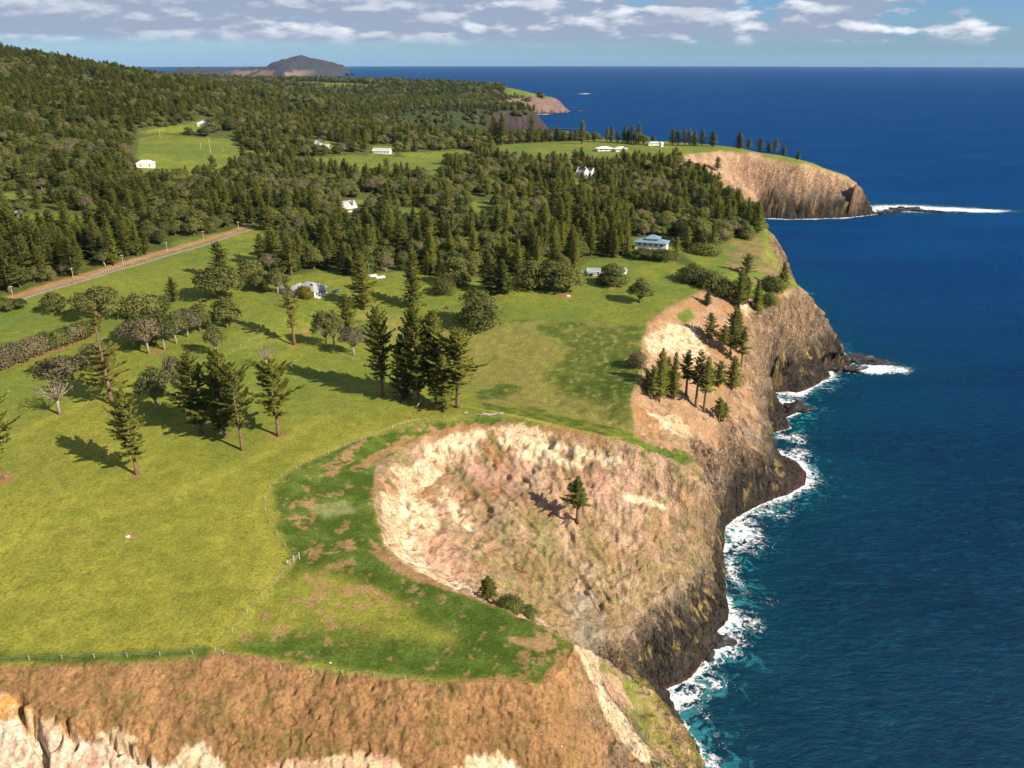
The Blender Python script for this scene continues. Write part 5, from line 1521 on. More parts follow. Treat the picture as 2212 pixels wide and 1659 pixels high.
# ------------------------------------------------------------------ houses
def window(parent, x, y, z, w, h, face):
    """frame with a pane; face: 'f' looks to -y, 'r' to +x, 'l' to -x"""
    fr = MB(); gl = MB(); t = 0.09
    if face == 'f':
        fr.box(x - w / 2 - t, x + w / 2 + t, y - 0.06, y - 0.003, z - t, z + h + t); gl.box(x - w / 2, x + w / 2, y - 0.09, y - 0.062, z, z + h)
    elif face == 'r':
        fr.box(x + 0.003, x + 0.06, y - w / 2 - t, y + w / 2 + t, z - t, z + h + t); gl.box(x + 0.062, x + 0.09, y - w / 2, y + w / 2, z, z + h)
    else:
        fr.box(x - 0.06, x - 0.003, y - w / 2 - t, y + w / 2 + t, z - t, z + h + t); gl.box(x - 0.09, x - 0.062, y - w / 2, y + w / 2, z, z + h)
    f = part('window', fr.mesh('window', M_WHITE), parent)
    part('pane', gl.mesh('pane', M_GLASS), f)


def door(parent, x, y, z, w=0.95, h=2.05):
    d = part('door', MB().box(x - w / 2, x + w / 2, y - 0.07, y - 0.003, z, z + h).mesh('door', M_GLASS), parent)
    part('handle', MB().box(x + w * .32, x + w * .38, y - 0.12, y - 0.072, z + 0.95, z + 1.05).mesh('handle', M_METAL), d)


def hip_roof(w, d, z, h, over=0.6, ridge=None):
    m = MB(); W2, D2 = w / 2 + over, d / 2 + over
    r = (W2 - D2) if ridge is None else ridge
    r = max(r, 0.01)
    v = [(-W2, -D2, z), (W2, -D2, z), (W2, D2, z), (-W2, D2, z), (-r, 0, z + h), (r, 0, z + h)]
    lo = [(a, b, c - 0.16) for a, b, c in v[:4]]
    m.v = v + lo
    m.f = [(0, 1, 5, 4), (1, 2, 5), (2, 3, 4, 5), (3, 0, 4), (0, 6, 7, 1), (1, 7, 8, 2), (2, 8, 9, 3), (3, 9, 6, 0), (6, 9, 8, 7)]
    return m


def gable_roof(w, d, z, h, over=0.5, t=0.14, along='x'):
    """ridge along x (default) or y, two slopes with thickness"""
    m = MB()
    if along == 'x':
        D2 = d / 2 + over; s_ = h / (d / 2)
        prof = [(-D2, z - over * s_), (0, z + h), (D2, z - over * s_), (D2, z - over * s_ - t), (0, z + h - t), (-D2, z - over * s_ - t)]
        i = 0; X0, X1 = -w / 2 - over, w / 2 + over
        m.v = [(X0, a, b) for a, b in prof] + [(X1, a, b) for a, b in prof]
        for q in range(6):
            m.f.append((q, q + 6, (q + 1) % 6 + 6, (q + 1) % 6))
        m.f += [(0, 1, 4, 5), (1, 2, 3, 4), (11, 10, 7, 6), (10, 9, 8, 7)]
    else:
        W2 = w / 2 + over; s_ = h / (w / 2)
        prof = [(-W2, z - over * s_), (0, z + h), (W2, z - over * s_), (W2, z - over * s_ - t), (0, z + h - t), (-W2, z - over * s_ - t)]
        Y0, Y1 = -d / 2 - over, d / 2 + over
        m.v = [(a, Y0, b) for a, b in prof] + [(a, Y1, b) for a, b in prof]
        for q in range(6):
            m.f.append(((q + 1) % 6, (q + 1) % 6 + 6, q + 6, q))
        m.f += [(5, 4, 1, 0), (4, 3, 2, 1), (6, 7, 10, 11), (7, 8, 9, 10)]
    return m


def wall_block(w, d, h, gh=0.0, along='x', mat=None, z0=-0.6):
    """walls; with gable ends when gh > 0"""
    m = MB()
    if gh <= 0:
        m.box(-w / 2, w / 2, -d / 2, d / 2, z0, h)
    elif along == 'x':
        pr = [(-d / 2, z0), (d / 2, z0), (d / 2, h), (0, h + gh), (-d / 2, h)]
        m.v = [(-w / 2, a, b) for a, b in pr] + [(w / 2, a, b) for a, b in pr]
        m.f = [(0, 1, 6, 5), (1, 2, 7, 6), (2, 3, 8, 7), (3, 4, 9, 8), (4, 0, 5, 9), (4, 3, 2, 1, 0), (5, 6, 7, 8, 9)]
    else:
        pr = [(-w / 2, z0), (w / 2, z0), (w / 2, h), (0, h + gh), (-w / 2, h)]
        m.v = [(a, -d / 2, b) for a, b in pr] + [(a, d / 2, b) for a, b in pr]
        m.f = [(0, 5, 6, 1), (1, 6, 7, 2), (2, 7, 8, 3), (3, 8, 9, 4), (4, 9, 5, 0), (0, 1, 2, 3, 4), (9, 8, 7, 6, 5)]
    return m


def shift(m, dx, dy, dz=0):
    m.v = [(a + dx, b + dy, c + dz) for a, b, c in m.v]
    return m


def site(u, v, r=5):
    p = at(u, v)
    zs = [ground(p.x + a * r, p.y + b * r) for a in (-1, 0, 1) for b in (-1, 0, 1)]
    return (p.x, p.y, max(min(zs) + 0.3, sum(zs) / 9 - 0.1))


# white farmhouse with a grey hip roof and a gabled wing
h1 = tag(empty('farmhouse', site(672, 634, 7), math.radians(-28)), 'white farmhouse with a grey hip roof and a gabled wing on its left', 'house')
part('wall', wall_block(13, 9.5, 3.3).mesh('wall', M_CREAM), h1)
rf = part('roof', hip_roof(13, 9.5, 3.3, 3.1, 0.7, 1.2).mesh('roof', M_GREYROOF), h1)
part('skylight', shift(MB().box(-0.9, 0.9, -0.05, 0.05, 0, 0.9), 2.9, -2.2, 5.05).mesh('skylight', M_GLASS), rf)
part('chimney', MB().box(5.2, 5.8, 0.3, 0.9, 3.5, 5.9).mesh('chimney', M_CREAM), rf)
part('wing_wall', shift(wall_block(8, 8, 3.0, 1.9, 'y'), -7.0, -4.2).mesh('wing_wall', M_WHITE), h1)
part('wing_roof', shift(gable_roof(8, 8, 3.0, 1.9, 0.5, 0.14, 'y'), -7.0, -4.2).mesh('wing_roof', M_GREYROOF), h1)
part('lean_to', shift(wall_block(5, 5, 2.4), -13.4, -4.6).mesh('lean_to', M_WHITE), h1)
part('lean_to_roof', shift(MB().prism([(-3, 2.42), (3, 3.0), (3, 3.12), (-3, 2.54)], -2.8, 2.8), -13.6, -4.6).mesh('lean_to_roof', M_GREYROOF), h1)
for x in (-0.6, 2.2, 4.6):
    window(h1, x, -4.75, 1.0, 1.0, 1.3, 'f')
for y in (-3.0, -1.2, 0.8, 2.8):
    window(h1, 6.5, y, 1.0, 1.1, 1.4, 'r')
door(h1, -2.3, -4.75, 0.15)
part('terrace', MB().box(6.6, 8.6, -4.6, 4.2, -0.6, 0.12).mesh('terrace', M_CREAM), h1)
# cottage with a pale iron roof on the paddock edge
h2 = tag(empty('cottage', site(1283, 594, 3), math.radians(-12)), 'small cottage with a pale iron roof and lean to at the paddock edge', 'house')
part('wall', wall_block(6.8, 4.4, 2.7, 1.3, 'x').mesh('wall', M_WHITE), h2)
part('roof', gable_roof(6.8, 4.4, 2.7, 1.3, 0.4).mesh('roof', M_PALEROOF), h2)
part('porch_roof', MB().prism([(-3.2, 1.95), (2.0, 1.95), (2.0, 2.05), (-3.2, 2.05)], -4.9, -2.6).mesh('porch_roof', M_GREYROOF), h2)
for x in (-3.0, 1.8):
    part('porch_post', MB().box(x - .07, x + .07, -4.8, -4.66, -0.3, 1.95).mesh('porch_post', M_WHITE), h2)
window(h2, 2.7, -2.2, 0.9, 0.9, 1.2, 'f'); window(h2, 3.4, 0, 0.9, 0.9, 1.2, 'r'); door(h2, -1.0, -2.2, 0.05)
part('water_tank', shift(MB().tube([(0, 0, -0.3), (0, 0, 2.0)], [1.6, 1.6], 14), -6.2, 0).mesh('water_tank', M_BLUEROOF), h2)
# half hidden shed right of it
h3 = tag(empty('shed', site(1338, 592, 3), math.radians(20)), 'low white shed half hidden behind the round tree beside the cottage', 'shed')
part('wall', wall_block(7, 4, 2.3, 1.0, 'x').mesh('wall', M_WHITE), h3); part('roof', gable_roof(7, 4, 2.3, 1.0, 0.4).mesh('roof', M_PALEROOF), h3); window(h3, 2.2, -2.0, 0.9, 0.9, 0.9, 'f')
# blue roofed house on stilts of trees
h4 = tag(empty('house', (lambda s_: (s_[0], s_[1], s_[2] + 2.0))(site(1407, 538, 4)), math.radians(-20)), 'long house with a blue grey pyramid roof among dark trees near the cliff', 'house')
part('wall', wall_block(20, 9, 3.0, 0, 'x', None, -3).mesh('wall', M_WHITE), h4); part('roof', hip_roof(20, 9, 3.0, 1.8, 1.0, 5.0).mesh('roof', M_BLUEROOF), h4)
part('upper_wall', shift(wall_block(8, 6, 1.5, 0, 'x', None, 0), 0.5, 0.6, 3.6).mesh('upper_wall', M_WHITE), h4)
part('upper_roof', shift(hip_roof(8, 6, 0, 2.0, 0.9, 0.8), 0.5, 0.6, 5.1).mesh('upper_roof', M_BLUEROOF), h4)
for x in (-7, -3.5, 0, 3.5, 7):
    window(h4, x, -4.5, 0.9, 1.5, 1.2, 'f')
# white church like house
h5 = tag(empty('gabled_house', site(1265, 383, 5), math.radians(35)), 'tall white gabled house with parapet gables and brown roofs above the wood', 'house')
for i, dx in enumerate((-4.2, 3.0)):
    part('wall', shift(wall_block(6.4, 12, 5.2, 4.2, 'y'), dx, 0 - i * 2.0).mesh('wall', M_WHITE), h5)
    part('roof', shift(gable_roof(5.9, 10.8, 5.2, 4.3, 0.15, 0.12, 'y'), dx, -i * 2.0, 0.12).mesh('roof', M_BROWNROOF), h5)
    for yy in (-6.05, 6.05):
        part('parapet', shift(wall_block(7.2, 0.5, 5.3, 4.9, 'y', None, -0.5), dx, yy - i * 2.0).mesh('parapet', M_WHITE), h5)
    window(h5, dx, -6.3 - i * 2.0, 1.2, 1.6, 2.2, 'f')
# A frame house
h6 = tag(empty('a_frame_house', site(752, 456, 4), math.radians(-50)), 'steep roofed A frame house with a white gable and balcony', 'house')
part('wall', wall_block(8.5, 12, 2.4, 5.6, 'y').mesh('wall', M_WHITE), h6); part('roof', gable_roof(8.5, 12, 2.4, 5.6, 0.7, 0.2, 'y').mesh('roof', M_BROWNROOF), h6)
bal = part('balcony', MB().box(-3.6, 3.6, -7.6, -6.02, 2.7, 2.9).mesh('balcony', M_WHITE), h6)
part('railing', MB().box(-3.6, 3.6, -7.6, -7.5, 2.9, 3.7).mesh('railing', M_BLUEROOF), bal)
window(h6, 0, -6.0, 4.2, 1.2, 1.7, 'f'); window(h6, -2.2, -6.0, 0.7, 1.5, 1.4, 'f'); window(h6, 2.2, -6.0, 0.7, 1.5, 1.4, 'f')
part('chimney', MB().box(2.8, 3.6, 2.0, 2.8, 4.5, 8.6).mesh('chimney', M_BROWNROOF), h6)
# two winged white roof house on the headland field
h7 = tag(empty('white_roofed_house', site(1318, 326, 6), math.radians(8)), 'low house with two wide white roofs on the headland field', 'house')
for dx, dy, w_, d_ in ((-7, 3, 22, 12), (12, -5, 17, 11)):
    part('wall', shift(wall_block(w_ - 3, d_ - 3, 3.0), dx, dy).mesh('wall', M_CREAM), h7); part('roof', shift(hip_roof(w_ - 3, d_ - 3, 3.0, 2.4, 1.5, 3.0), dx, dy).mesh('roof', M_WHITEROOF), h7)
window(h7, -12, -1.5, 1.0, 2.4, 1.3, 'f'); window(h7, -6, -1.5, 1.0, 2.4, 1.3, 'f'); window(h7, 12, -9.0, 1.0, 2.4, 1.3, 'f')


def simple_house(name, u, v, w, d, h, rh, rot, wm, rm, lab, hip=False, cat='house', n=2, r=4):
    e = tag(empty(name, site(u, v, r), math.radians(rot)), lab, cat)
    part('wall', wall_block(w, d, h, 0 if hip else rh, 'x').mesh('wall', wm), e)
    part('roof', (hip_roof(w, d, h, rh, 0.5) if hip else gable_roof(w, d, h, rh)).mesh('roof', rm), e)
    for i in range(n):
        window(e, -w / 2 + w * (i + 0.5) / n, -d / 2, h * 0.35, 1.2, h * 0.35, 'f')
    return e


simple_house('homestead', 1412, 314, 16, 9, 3, 2, 5, M_CREAM, M_PALEROOF, 'pale roofed homestead under the dark skyline clump', True)
simple_house('cabin', 1428, 317, 4, 4, 4.5, 1.5, 40, M_WHITE, M_WHITEROOF, 'tall narrow white outbuilding right of the pale roofed homestead', False, 'outbuilding', 1)
simple_house('bungalow', 826, 331, 20, 9, 3.4, 2.6, -8, M_WHITE, M_WHITEROOF, 'long white bungalow beyond the middle field, partly shaded', False, 'house', 5)
h9 = simple_house('dish_hut', 701, 320, 11, 7, 3.4, 1.2, 10, M_WHITE, M_WHITEROOF, 'white hut below the big satellite dish', False, 'hut', 2)
simple_house('barn', 316, 361, 15, 9, 4, 2.5, 15, M_CREAM, M_WHITEROOF, 'white roofed barn at the near side of the far left field', True, 'barn')
simple_house('house', 443, 272, 17, 10, 3.5, 2.5, 0, M_CREAM, M_WHITEROOF, 'white roofed house on the rise above the far left field', True)
simple_house('cottage', 201, 402, 8, 7, 4, 3.2, 50, M_WHITE, M_WHITEROOF, 'white tent shaped cottage at the edge of the left wood', False, 'house', 1)
simple_house('cottage', 170, 400, 7, 5, 3, 1.2, 10, M_CREAM, M_WHITEROOF, 'small cream cottage left of the tent shaped one', False, 'house', 1)
simple_house('shed', 30, 469, 9, 7, 4, 0.6, 10, M_GREYROOF, M_PALEROOF, 'green grey box shed in the left paddock', False, 'shed', 0)
simple_house('villa', 8, 601, 15, 9, 3.4, 2.4, -25, M_WHITE, M_WHITEROOF, 'white roofed villa cut by the left edge behind the pines', True)
simple_house('summer_house', 970, 587, 9, 5, 3, 0.8, 30, M_CREAM, M_WOOD, 'low brown garden building under the palms', False, 'shed', 2)
simple_house('shed', 848, 459, 4, 7, 2.2, 0.8, 35, M_TEAL, M_TEAL, 'small turquoise shed in the green clearing', False, 'shed', 0)
# long white stable roof
e = tag(empty('long_shed', site(180, 417, 4), math.radians(-3)), 'very long low white shed across the left clearing', 'shed')
part('wall', MB().box(-34, 34, -2.2, 2.2, -0.8, 2.0).mesh('wall', M_CREAM), e); part('roof', shift(gable_roof(68, 4.4, 2.0, 0.7, 0.4), 0, 0).mesh('roof', M_WHITEROOF), e)


def dish(u, v, r, rot, tilt, lab):
    e = tag(empty('satellite_dish', site(u, v, 2), rot), lab, 'satellite dish')
    m = MB(); n = 20; rows = []
    for k in range(6):
        q = k / 5
        rows.append(len(m.v))
        for j in range(n):
            a = 6.2832 * j / n
            x, z, y = r * q * math.cos(a), r * q * math.sin(a), r * 0.32 * q * q
            y2, z2 = -y * math.cos(tilt) - z * math.sin(tilt), z * math.cos(tilt) - y * math.sin(tilt)
            m.v.append((x, y2, z2 + r * 1.25))
    for a, b in zip(rows, rows[1:]):
        for j in range(n):
            m.f.append((a + j, a + (j + 1) % n, b + (j + 1) % n, b + j))
    part('reflector', m.mesh('reflector', M_WHITE, True), e)
    part('mast', MB().tube([(0, 0, -0.5), (0, 0, r * 1.2)], [r * .09, r * .07], 8).mesh('mast', M_METAL), e)
    part('feed_horn', MB().tube([(0, 0, r * 1.2), (0, -r * 0.7 * math.cos(tilt), r * 1.25 + r * 0.7 * math.sin(tilt))], [0.05 * r, 0.07 * r], 6).mesh('feed_horn', M_METAL), e)


dish(691, 322, 6.2, 0.35, 0.5, 'big white satellite dish standing at the forest edge')
dish(861, 476, 2.0, -0.3, 0.9, 'small white satellite dish in the green clearing')

# ------------------------------------------------------------------ poles, fences, logs and stones
pole_l = ['wooden power pole at the near end of the log fence', 'wooden power pole by the middle of the gravel road', 'power pole where the red verge narrows', 'power pole beside the leafy tree on the road', 'power pole near the far end of the road', 'power pole at the road end in the trees', 'power pole left of the villa road corner',
          'pale pole at the top of the far left field', 'short white pole in the far left field', 'tall white mast in the far left field', 'thin pole by the far left field shadow', 'pole at the corner below the plantation', 'white post on the headland field']
for i, (u, v, vt, r_) in enumerate([(159, 602, 577, .16), (267, 574, 549, .16), (362, 545, 522, .15), (441, 523, 498, .15), (516, 497, 478, .15), (554, 490, 470, .15), (27, 636, 616, .15),
                                    (346, 297, 279, .22), (434, 320, 306, .26), (455, 330, 299, .26), (482, 328, 315, .16), (581, 335, 322, .22), (1348, 311, 303, .3)]):
    p = at(u, v); h, _ = size_at(p, u, vt)
    e = tag(empty('power_pole', p, 0.6), pole_l[i], 'pole', 'power poles along the road' if i < 7 else None)
    part('post', MB().tube([(0, 0, -0.4), (0, 0, h)], [r_, r_ * .8], 6).mesh('post', M_WOODPALE if i > 6 else M_WOOD), e)
    if i < 7:
        part('crossarm', MB().box(-1.0, 1.0, -.07, .07, h - .7, h - .52).mesh('crossarm', M_WOOD), e)

POST = MB().tube([(0, 0, -0.3), (0, 0, 1.25)], [.075, .065], 5).mesh('post', M_WOODPALE)


def fence(pts, gap, label, wires=2, post=POST, hh=1.0, group=None):
    ln = outline(pts)
    e = tag(empty('wire_fence', (ln[0][0], ln[0][1], ground(*ln[0]))), label, 'fence', group)
    ox_, oy_, oz_ = e.location
    P3 = []
    carry = 0.0
    for (x0, y0), (x1, y1) in zip(ln, ln[1:]):
        d = math.hypot(x1 - x0, y1 - y0); s_ = carry
        while s_ < d:
            x = x0 + (x1 - x0) * s_ / d; y = y0 + (y1 - y0) * s_ / d
            P3.append((x, y, ground(x, y))); s_ += gap
        carry = s_ - d
    for i, (x, y, z) in enumerate(P3):
        o = part('post', post, e); o.location = (x - ox_, y - oy_, z - oz_)
        o.rotation_euler = (rr_.uniform(-.08, .08), rr_.uniform(-.08, .08), 0)
    for k in range(wires):
        m = MB(); hh_ = hh * (0.55 + 0.45 * k)
        for a, b in zip(P3, P3[1:]):
            m.tube([(a[0] - ox_, a[1] - oy_, a[2] - oz_ + hh_), (b[0] - ox_, b[1] - oy_, b[2] - oz_ + hh_)], [.012, .012], 3)
        part('wire', m.mesh('wire', M_METAL), e)
    return e


fence([(-8, 1428), (40, 1426), (121, 1424), (195, 1422), (265, 1420), (400, 1415), (466, 1408), (540, 1436), (606, 1446), (672, 1450), (740, 1458), (812, 1460), (950, 1482), (1010, 1490)], 6.8, 'wire fence along the front edge of the near plateau')
fence([(466, 1408), (505, 1362), (536, 1322), (571, 1285), (605, 1250), (632, 1220)], 6.6, 'diagonal wire fence between the two near fields')
fence([(636, 1208), (617, 1182), (598, 1153), (580, 1122), (572, 1095), (574, 1070), (590, 1045), (620, 1025), (668, 996), (720, 976), (780, 952), (830, 932), (866, 918), (905, 908), (1000, 903), (1100, 899)], 6.6, 'curving wire fence round the head of the bowl')
fence([(870, 872), (800, 800), (750, 772), (690, 745), (640, 742)], 7.5, 'wire fence on the lit bank above the gully')
fence([(488, 772), (528, 742), (560, 728), (600, 735)], 7.0, 'short wire fence in the pasture below the farmhouse')
fence([(1516, 628), (1440, 668), (1400, 705), (1386, 740), (1388, 790), (1362, 860), (1366, 900)], 8.0, 'wire fence between the paddock and the cliff slope')
LOGPOST = MB().tube([(0, 0, -0.3), (0, 0, 1.1)], [.20, .18], 6).mesh('post', M_WOOD)
fence([(186, 604), (215, 592), (250, 580), (288, 566), (308, 560)], 1.6, 'closely spaced log fence along the gravel road verge', 0, LOGPOST)
# gate
p = at(634, 1214)
g_ = tag(empty('gate', p, math.radians(52)), 'white post gate where the two near fences meet', 'gate')
for x, hh in ((-1.9, 1.7), (0.1, 2.0), (1.9, 1.9)):
    part('post', MB().tube([(x, 0, -.3), (x, 0, hh)], [.15, .14], 6).mesh('post', M_WOODPALE), g_)
for z in (0.35, 0.8, 1.2):
    part('rail', MB().tube([(-1.9, 0.16, z), (1.9, 0.16, z)], [.04, .04], 4).mesh('rail', M_WOODPALE), g_)


def rock_mesh(name, seed, sx, sy, sz, mat, rough=0.35, sub=3):
    bm = bmesh.new()
    bmesh.ops.create_icosphere(bm, subdivisions=sub, radius=1)
    co = np.array([v.co for v in bm.verts])
    n_ = pn3(co[:, 0] * 1.4 + seed, co[:, 1] * 1.4, co[:, 2] * 1.4) * 1.0 + pn3(co[:, 0] * 3.3, co[:, 1] * 3.3 + seed, co[:, 2] * 3.3) * 0.6
    co = co * (1 + rough * n_)[:, None] * np.array([sx, sy, sz])
    for v, c in zip(bm.verts, co):
        v.co = c
    me = bpy.data.meshes.new(name); bm.to_mesh(me); bm.free(); me.materials.append(mat)
    return me


sea_rocks = [(1958, 453, 17, 7, 3.4, 'largest black reef rock in the white water off the headland'), (1980, 455, 13, 6, 2.6, 'black reef rock just seaward of the largest one'), (1938, 454, 12, 5, 2.4, 'black reef rock on the land side of the largest one'), (1925, 458, 12, 5, 2.6, 'black reef rock joining the headland tip to the long reef'), (2000, 457, 16, 6, 2.2, 'black reef rock at the seaward end of the long reef'), (1900, 462, 10, 5, 2.5, 'small black rock at the foot of the headland tip'),
             (2075, 459, 9, 4, 1.2, 'smallest awash rock at the far end of the reef foam'),
             (1838, 780, 13, 5, 3.0, 'dark rock spur running out from the promontory foot'), (1830, 800, 9, 4.5, 3.2, 'blocky black rock beside the promontory spur'), (1868, 779, 12, 4, 1.8, 'low black rock in the foam off the promontory'), (1900, 784, 8, 3, 1.2, 'outermost awash rock off the promontory'),
             (1715, 884, 9, 5, 2.4, 'black shelf rock in the small cove'), (1545, 1388, 5, 4, 1.8, 'dark boulder at the foot of the bowl cliff'), (1525, 1412, 4, 3, 1.4, 'wet boulder beside the one under the bowl cliff'), (1243, 240, 30, 8, 2.5, 'black reef off the farthest cape'), (1205, 279, 60, 9, 2.2, 'flat black reef under the dark far cliff')]
for i, (u, v, a, b, c, lab) in enumerate(sea_rocks):
    p = P(u, v, 0)
    o = part('sea_rock', rock_mesh('sea_rock', i * 3.1, a, b, c, M_ROCK, 0.8, 4 if a > 8 and v > 300 else 3), None)
    o.location = (p[0], p[1], -0.2); o.rotation_euler = (0, 0, rr_.uniform(-.25, .25))
    tag(o, lab, 'rock')
for (u, v, s_, lab, m_) in ((276, 1160, 0.75, 'small white boulder lying in the open near pasture', M_PALEROCK), (190, 1163, 0.5, 'brown stump in a scrape of soil in the near pasture', M_BARK), (714, 1432, 0.3, 'tiny white stone on the dark green turf near the front fence', M_PALEROCK),
                        (1227, 640, 1.1, 'white boulder under the trees at the paddock edge', M_PALEROCK), (1213, 1612, 0.28, 'white stone on the bare brown slope', M_PALEROCK), (1169, 1586, 0.26, 'white stone left of the other on the bare brown slope', M_PALEROCK)):
    p = at(u, v)
    o = part('boulder', rock_mesh('boulder', u * .1, s_, s_ * .7, s_ * .6, m_, 0.4, 2), None)
    o.location = p; tag(o, lab, 'rock')


def log(name, u, v, pts, rad, mat, lab, rz=0, twigs=()):
    p = at(u, v)
    e = tag(empty(name, p, rz), lab, 'log')
    part('trunk', MB().tube(pts, rad, 7).mesh('trunk', mat, True), e)
    for t_, r_ in twigs:
        part('branch', MB().tube(t_, r_, 5).mesh('branch', mat, True), e)


log('fallen_tree', 1062, 897, [(-4.5, 0, .3), (-2, .3, .45), (0, 0, .35), (2.2, .4, .4), (4.4, .2, .7)], [.34, .3, .24, .2, .1], M_WOODPALE, 'bleached fallen tree lying above the head of the bowl', 0.1,
    [([(-2, .3, .45), (-3, 1.0, 1.1), (-3.8, 1.6, .9)], [.15, .1, .05]), ([(0, 0, .35), (-.8, -1.0, .5), (-2.2, -1.5, .3)], [.14, .1, .04]), ([(2.2, .4, .4), (3.0, -.5, .8), (4.4, -.8, .4)], [.12, .08, .04]), ([(-4.5, 0, .3), (-5.4, .7, .7)], [.16, .05])])
log('log', 1006, 893, [(-.9, 0, .2), (0, 0, .3), (.9, .1, .5)], [.2, .18, .1], M_WOODPALE, 'short bleached log left of the fallen tree', 0.3, [([(0, 0, .3), (.2, .3, .9)], [.1, .05])])
log('leaning_dead_tree', 899, 880, [(0, 0, 0), (.9, .2, 1.4), (1.9, .3, 2.9)], [.3, .22, .12], M_WOODPALE, 'leaning white dead trunk at the foot of the tall pine cluster')
for (u, v, vt, lab) in ((1448, 832, 790, 'bare dead pole trunk among the slope pines'), (1330, 430, 388, 'tall dead white pine trunk in the wood behind the paddock'), (1457, 505, 472, 'dead pale trunk in the coastal wood'), (1350, 545, 512, 'grey dead trunk left of the blue roofed house')):
    p = at(u, v); h, _ = size_at(p, u, vt)
    e = tag(empty('dead_tree', p), lab, 'dead tree')
    part('trunk', MB().tube([(0, 0, -.5), (.1, 0, h * .5), (.2, .1, h)], [.32, .22, .06], 6).mesh('trunk', M_WOODPALE, True), e)
    m = MB()
    for k in range(9):
        z = h * (0.45 + .055 * k); a = k * 2.3
        m.tube([(0.1, 0, z), (math.cos(a) * 1.5, math.sin(a) * 1.5, z + .3)], [.06, .02], 3)
    part('branch', m.mesh('branch', M_WOODPALE), e)


def palm(u, v, vt, lab):
    p = at(u, v); h, _ = size_at(p, u, vt)
    e = tag(empty('palm_tree', p), lab, 'palm', 'palms in the garden behind the cow paddock')
    part('trunk', MB().tube([(0, 0, -.5), (.2, 0, h * .5), (.1, .1, h * .84)], [.26, .2, .16], 6).mesh('trunk', M_WOODPALE, True), e)
    g = random.Random(u)
    for k in range(11):
        a = k * 2.4; m = MB(); L_ = 2.2 + g.random(); prev = None
        for j in range(5):
            s_ = j / 4; r_ = L_ * s_; z = h * .84 + 1.1 * s_ - 2.3 * s_ * s_ + 0.3 * (k % 3)
            w_ = .38 * math.sin(math.pi * min(1, s_ * .85 + .12))
            c = (math.cos(a) * r_ + .1, math.sin(a) * r_ + .1, z); n_ = (-math.sin(a) * w_, math.cos(a) * w_)
            cur = ((c[0] - n_[0], c[1] - n_[1], c[2] - .12), c, (c[0] + n_[0], c[1] + n_[1], c[2] - .12))
            if prev:
                m.quad(prev[0], cur[0], cur[1], prev[1]); m.quad(prev[1], cur[1], cur[2], prev[2])
            prev = cur
        part('frond', m.mesh('frond', M_LEAF_YEL if k % 4 == 0 else M_LEAF), e)


for a in ((967, 583, 542, 'tallest slim palm right of the dense narrow pine'), (1008, 548, 507, 'palm on a bare white stem above the gardens'), (941, 570, 548, 'left of two short palms in the gardens'), (936, 574, 552, 'shorter leftmost palm in the gardens'), (797, 594, 566, 'palm with white stem near the garden troughs'), (838, 456, 428, 'bushy palm beside the turquoise shed')):
    palm(*a)

# trampoline, garden frames, cows
p = at(728, 630)
e = tag(empty('trampoline', p), 'round dark trampoline with a teal rim right of the farmhouse', 'trampoline')
part('rim', MB().tube([(0, 0, .75), (0, 0, .92)], [1.9, 1.9], 18).mesh('rim', M_TEAL), e); part('mat', MB().tube([(0, 0, .925), (0, 0, .95)], [1.6, 1.6], 18).mesh('mat', M_GLASS), e)
for k in range(4):
    a = k * 1.57 + .4
    part('leg', MB().tube([(math.cos(a) * 1.7, math.sin(a) * 1.7, -.1), (math.cos(a) * 1.7, math.sin(a) * 1.7, 2.6)], [.04, .04], 5).mesh('leg', M_METAL), e)
for (u, v, lab) in ((805, 597, 'left of two white framed garden beds'), (822, 600, 'right of two white framed garden beds')):
    p = at(u, v)
    e = tag(empty('garden_frame', p, 0.5), lab, 'garden frame')
    part('side', MB().box(-2.4, 2.4, -1.0, -.9, 0, .8).mesh('side', M_WHITE), e); part('side', MB().box(-2.4, 2.4, .9, 1.0, 0, .8).mesh('side', M_WHITE), e)
    part('hoop', MB().tube([(-2.3, -.95, .8), (-2.3, -.6, 1.6), (-2.3, .6, 1.6), (-2.3, .95, .8)], [.05] * 4, 4).mesh('hoop', M_WHITE), e); part('hoop', MB().tube([(2.3, -.95, .8), (2.3, -.6, 1.6), (2.3, .6, 1.6), (2.3, .95, .8)], [.05] * 4, 4).mesh('hoop', M_WHITE), e)


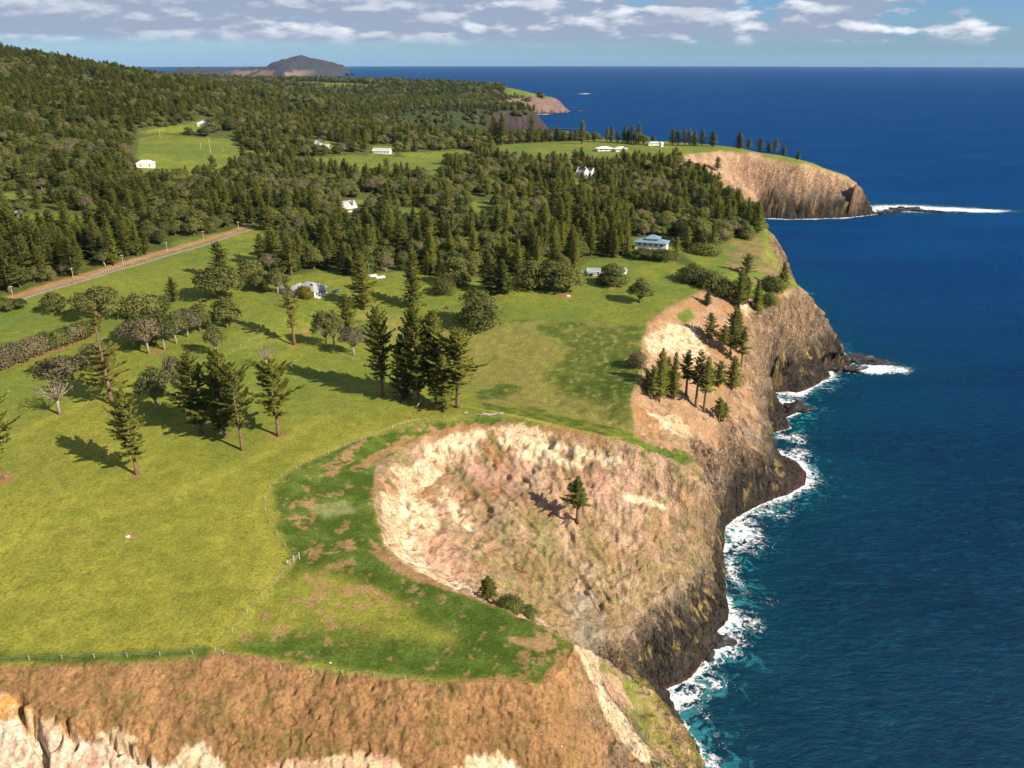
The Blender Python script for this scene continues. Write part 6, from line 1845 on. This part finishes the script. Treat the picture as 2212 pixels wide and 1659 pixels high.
def cow(u, v, rz, lab):
    """grazing cow grown from a skeleton with a skin"""
    p = at(u, v)
    sk = [(-.85, 0, 1.15, .30), (-.4, 0, 1.12, .40), (.15, 0, 1.08, .42), (.6, 0, 1.15, .36), (.95, 0, 1.05, .22), (1.3, 0, .75, .17), (1.5, 0, .45, .14), (1.66, 0, .22, .10)]
    legs = []
    for sx, sy in ((.55, .2), (.55, -.2)):
        legs.append((3, [(sx, sy, .75, .14), (sx + .03, sy, .42, .09), (sx, sy, .06, .07)]))
    for sx, sy in ((-.8, .2), (-.8, -.2)):
        legs.append((0, [(sx + .05, sy, .85, .17), (sx - .12, sy, .48, .085), (sx - .02, sy, .06, .07)]))
    vs_ = [s[:3] for s in sk]; rd = [s[3] for s in sk]; ed = [(i, i + 1) for i in range(len(sk) - 1)]
    for root, ch in legs:
        last = root
        for c in ch:
            vs_.append(c[:3]); rd.append(c[3]); ed.append((last, len(vs_) - 1)); last = len(vs_) - 1
    vs_.append((-1.18, 0, .95)); rd.append(.04); ed.append((0, len(vs_) - 1)); vs_.append((-1.22, 0, .5)); rd.append(.04); ed.append((len(vs_) - 2, len(vs_) - 1))
    me = bpy.data.meshes.new('body'); me.from_pydata(vs_, ed, []); me.update()
    o = bpy.data.objects.new('body', me); COL.objects.link(o)
    md = o.modifiers.new('skin', 'SKIN')
    for i, s_ in enumerate(me.skin_vertices[0].data):
        s_.radius = (rd[i], rd[i]); s_.use_root = (i == 2)
    o.modifiers.new('smooth', 'SUBSURF').levels = 1
    me.materials.append(M_COW)
    e = tag(empty('cow', p, rz), lab, 'cow')
    o.parent = e
    part('face', MB().tube([(1.5, 0, .47), (1.75, 0, .16)], [.15, .10], 6).mesh('face', M_COWWHITE, True), e)
    for sy in (-1, 1):
        part('ear', MB().tube([(1.42, sy * .12, .62), (1.40, sy * .3, .66)], [.06, .02], 4).mesh('ear', M_COW), e)


cow(918, 661, 0.2, 'red brown cow grazing just right of the dense narrow pine')
cow(965, 668, -0.4, 'red brown cow grazing further right on the paddock')

# ------------------------------------------------------------------ the air: one even box of thin haze round everything
hb = MB().box(-61000, 61000, -61000, 61000, -310, 400)
hm = bpy.data.materials.new('haze')
hm.use_nodes = True
hn = hm.node_tree
for n_ in list(hn.nodes):
    hn.nodes.remove(n_)
pv = N(hn, 'ShaderNodeVolumePrincipled')
pv.inputs['Density'].default_value = 1.1e-5
pv.inputs['Color'].default_value = (0.38, 0.64, 1.0, 1)
pv.inputs['Anisotropy'].default_value = 0.0
ho = N(hn, 'ShaderNodeOutputMaterial')
L(hn, pv.outputs[0], ho.inputs['Volume'])
hz_o = bpy.data.objects.new('haze', hb.mesh('haze', hm))
COL.objects.link(hz_o)
hz_o['kind'] = 'stuff'
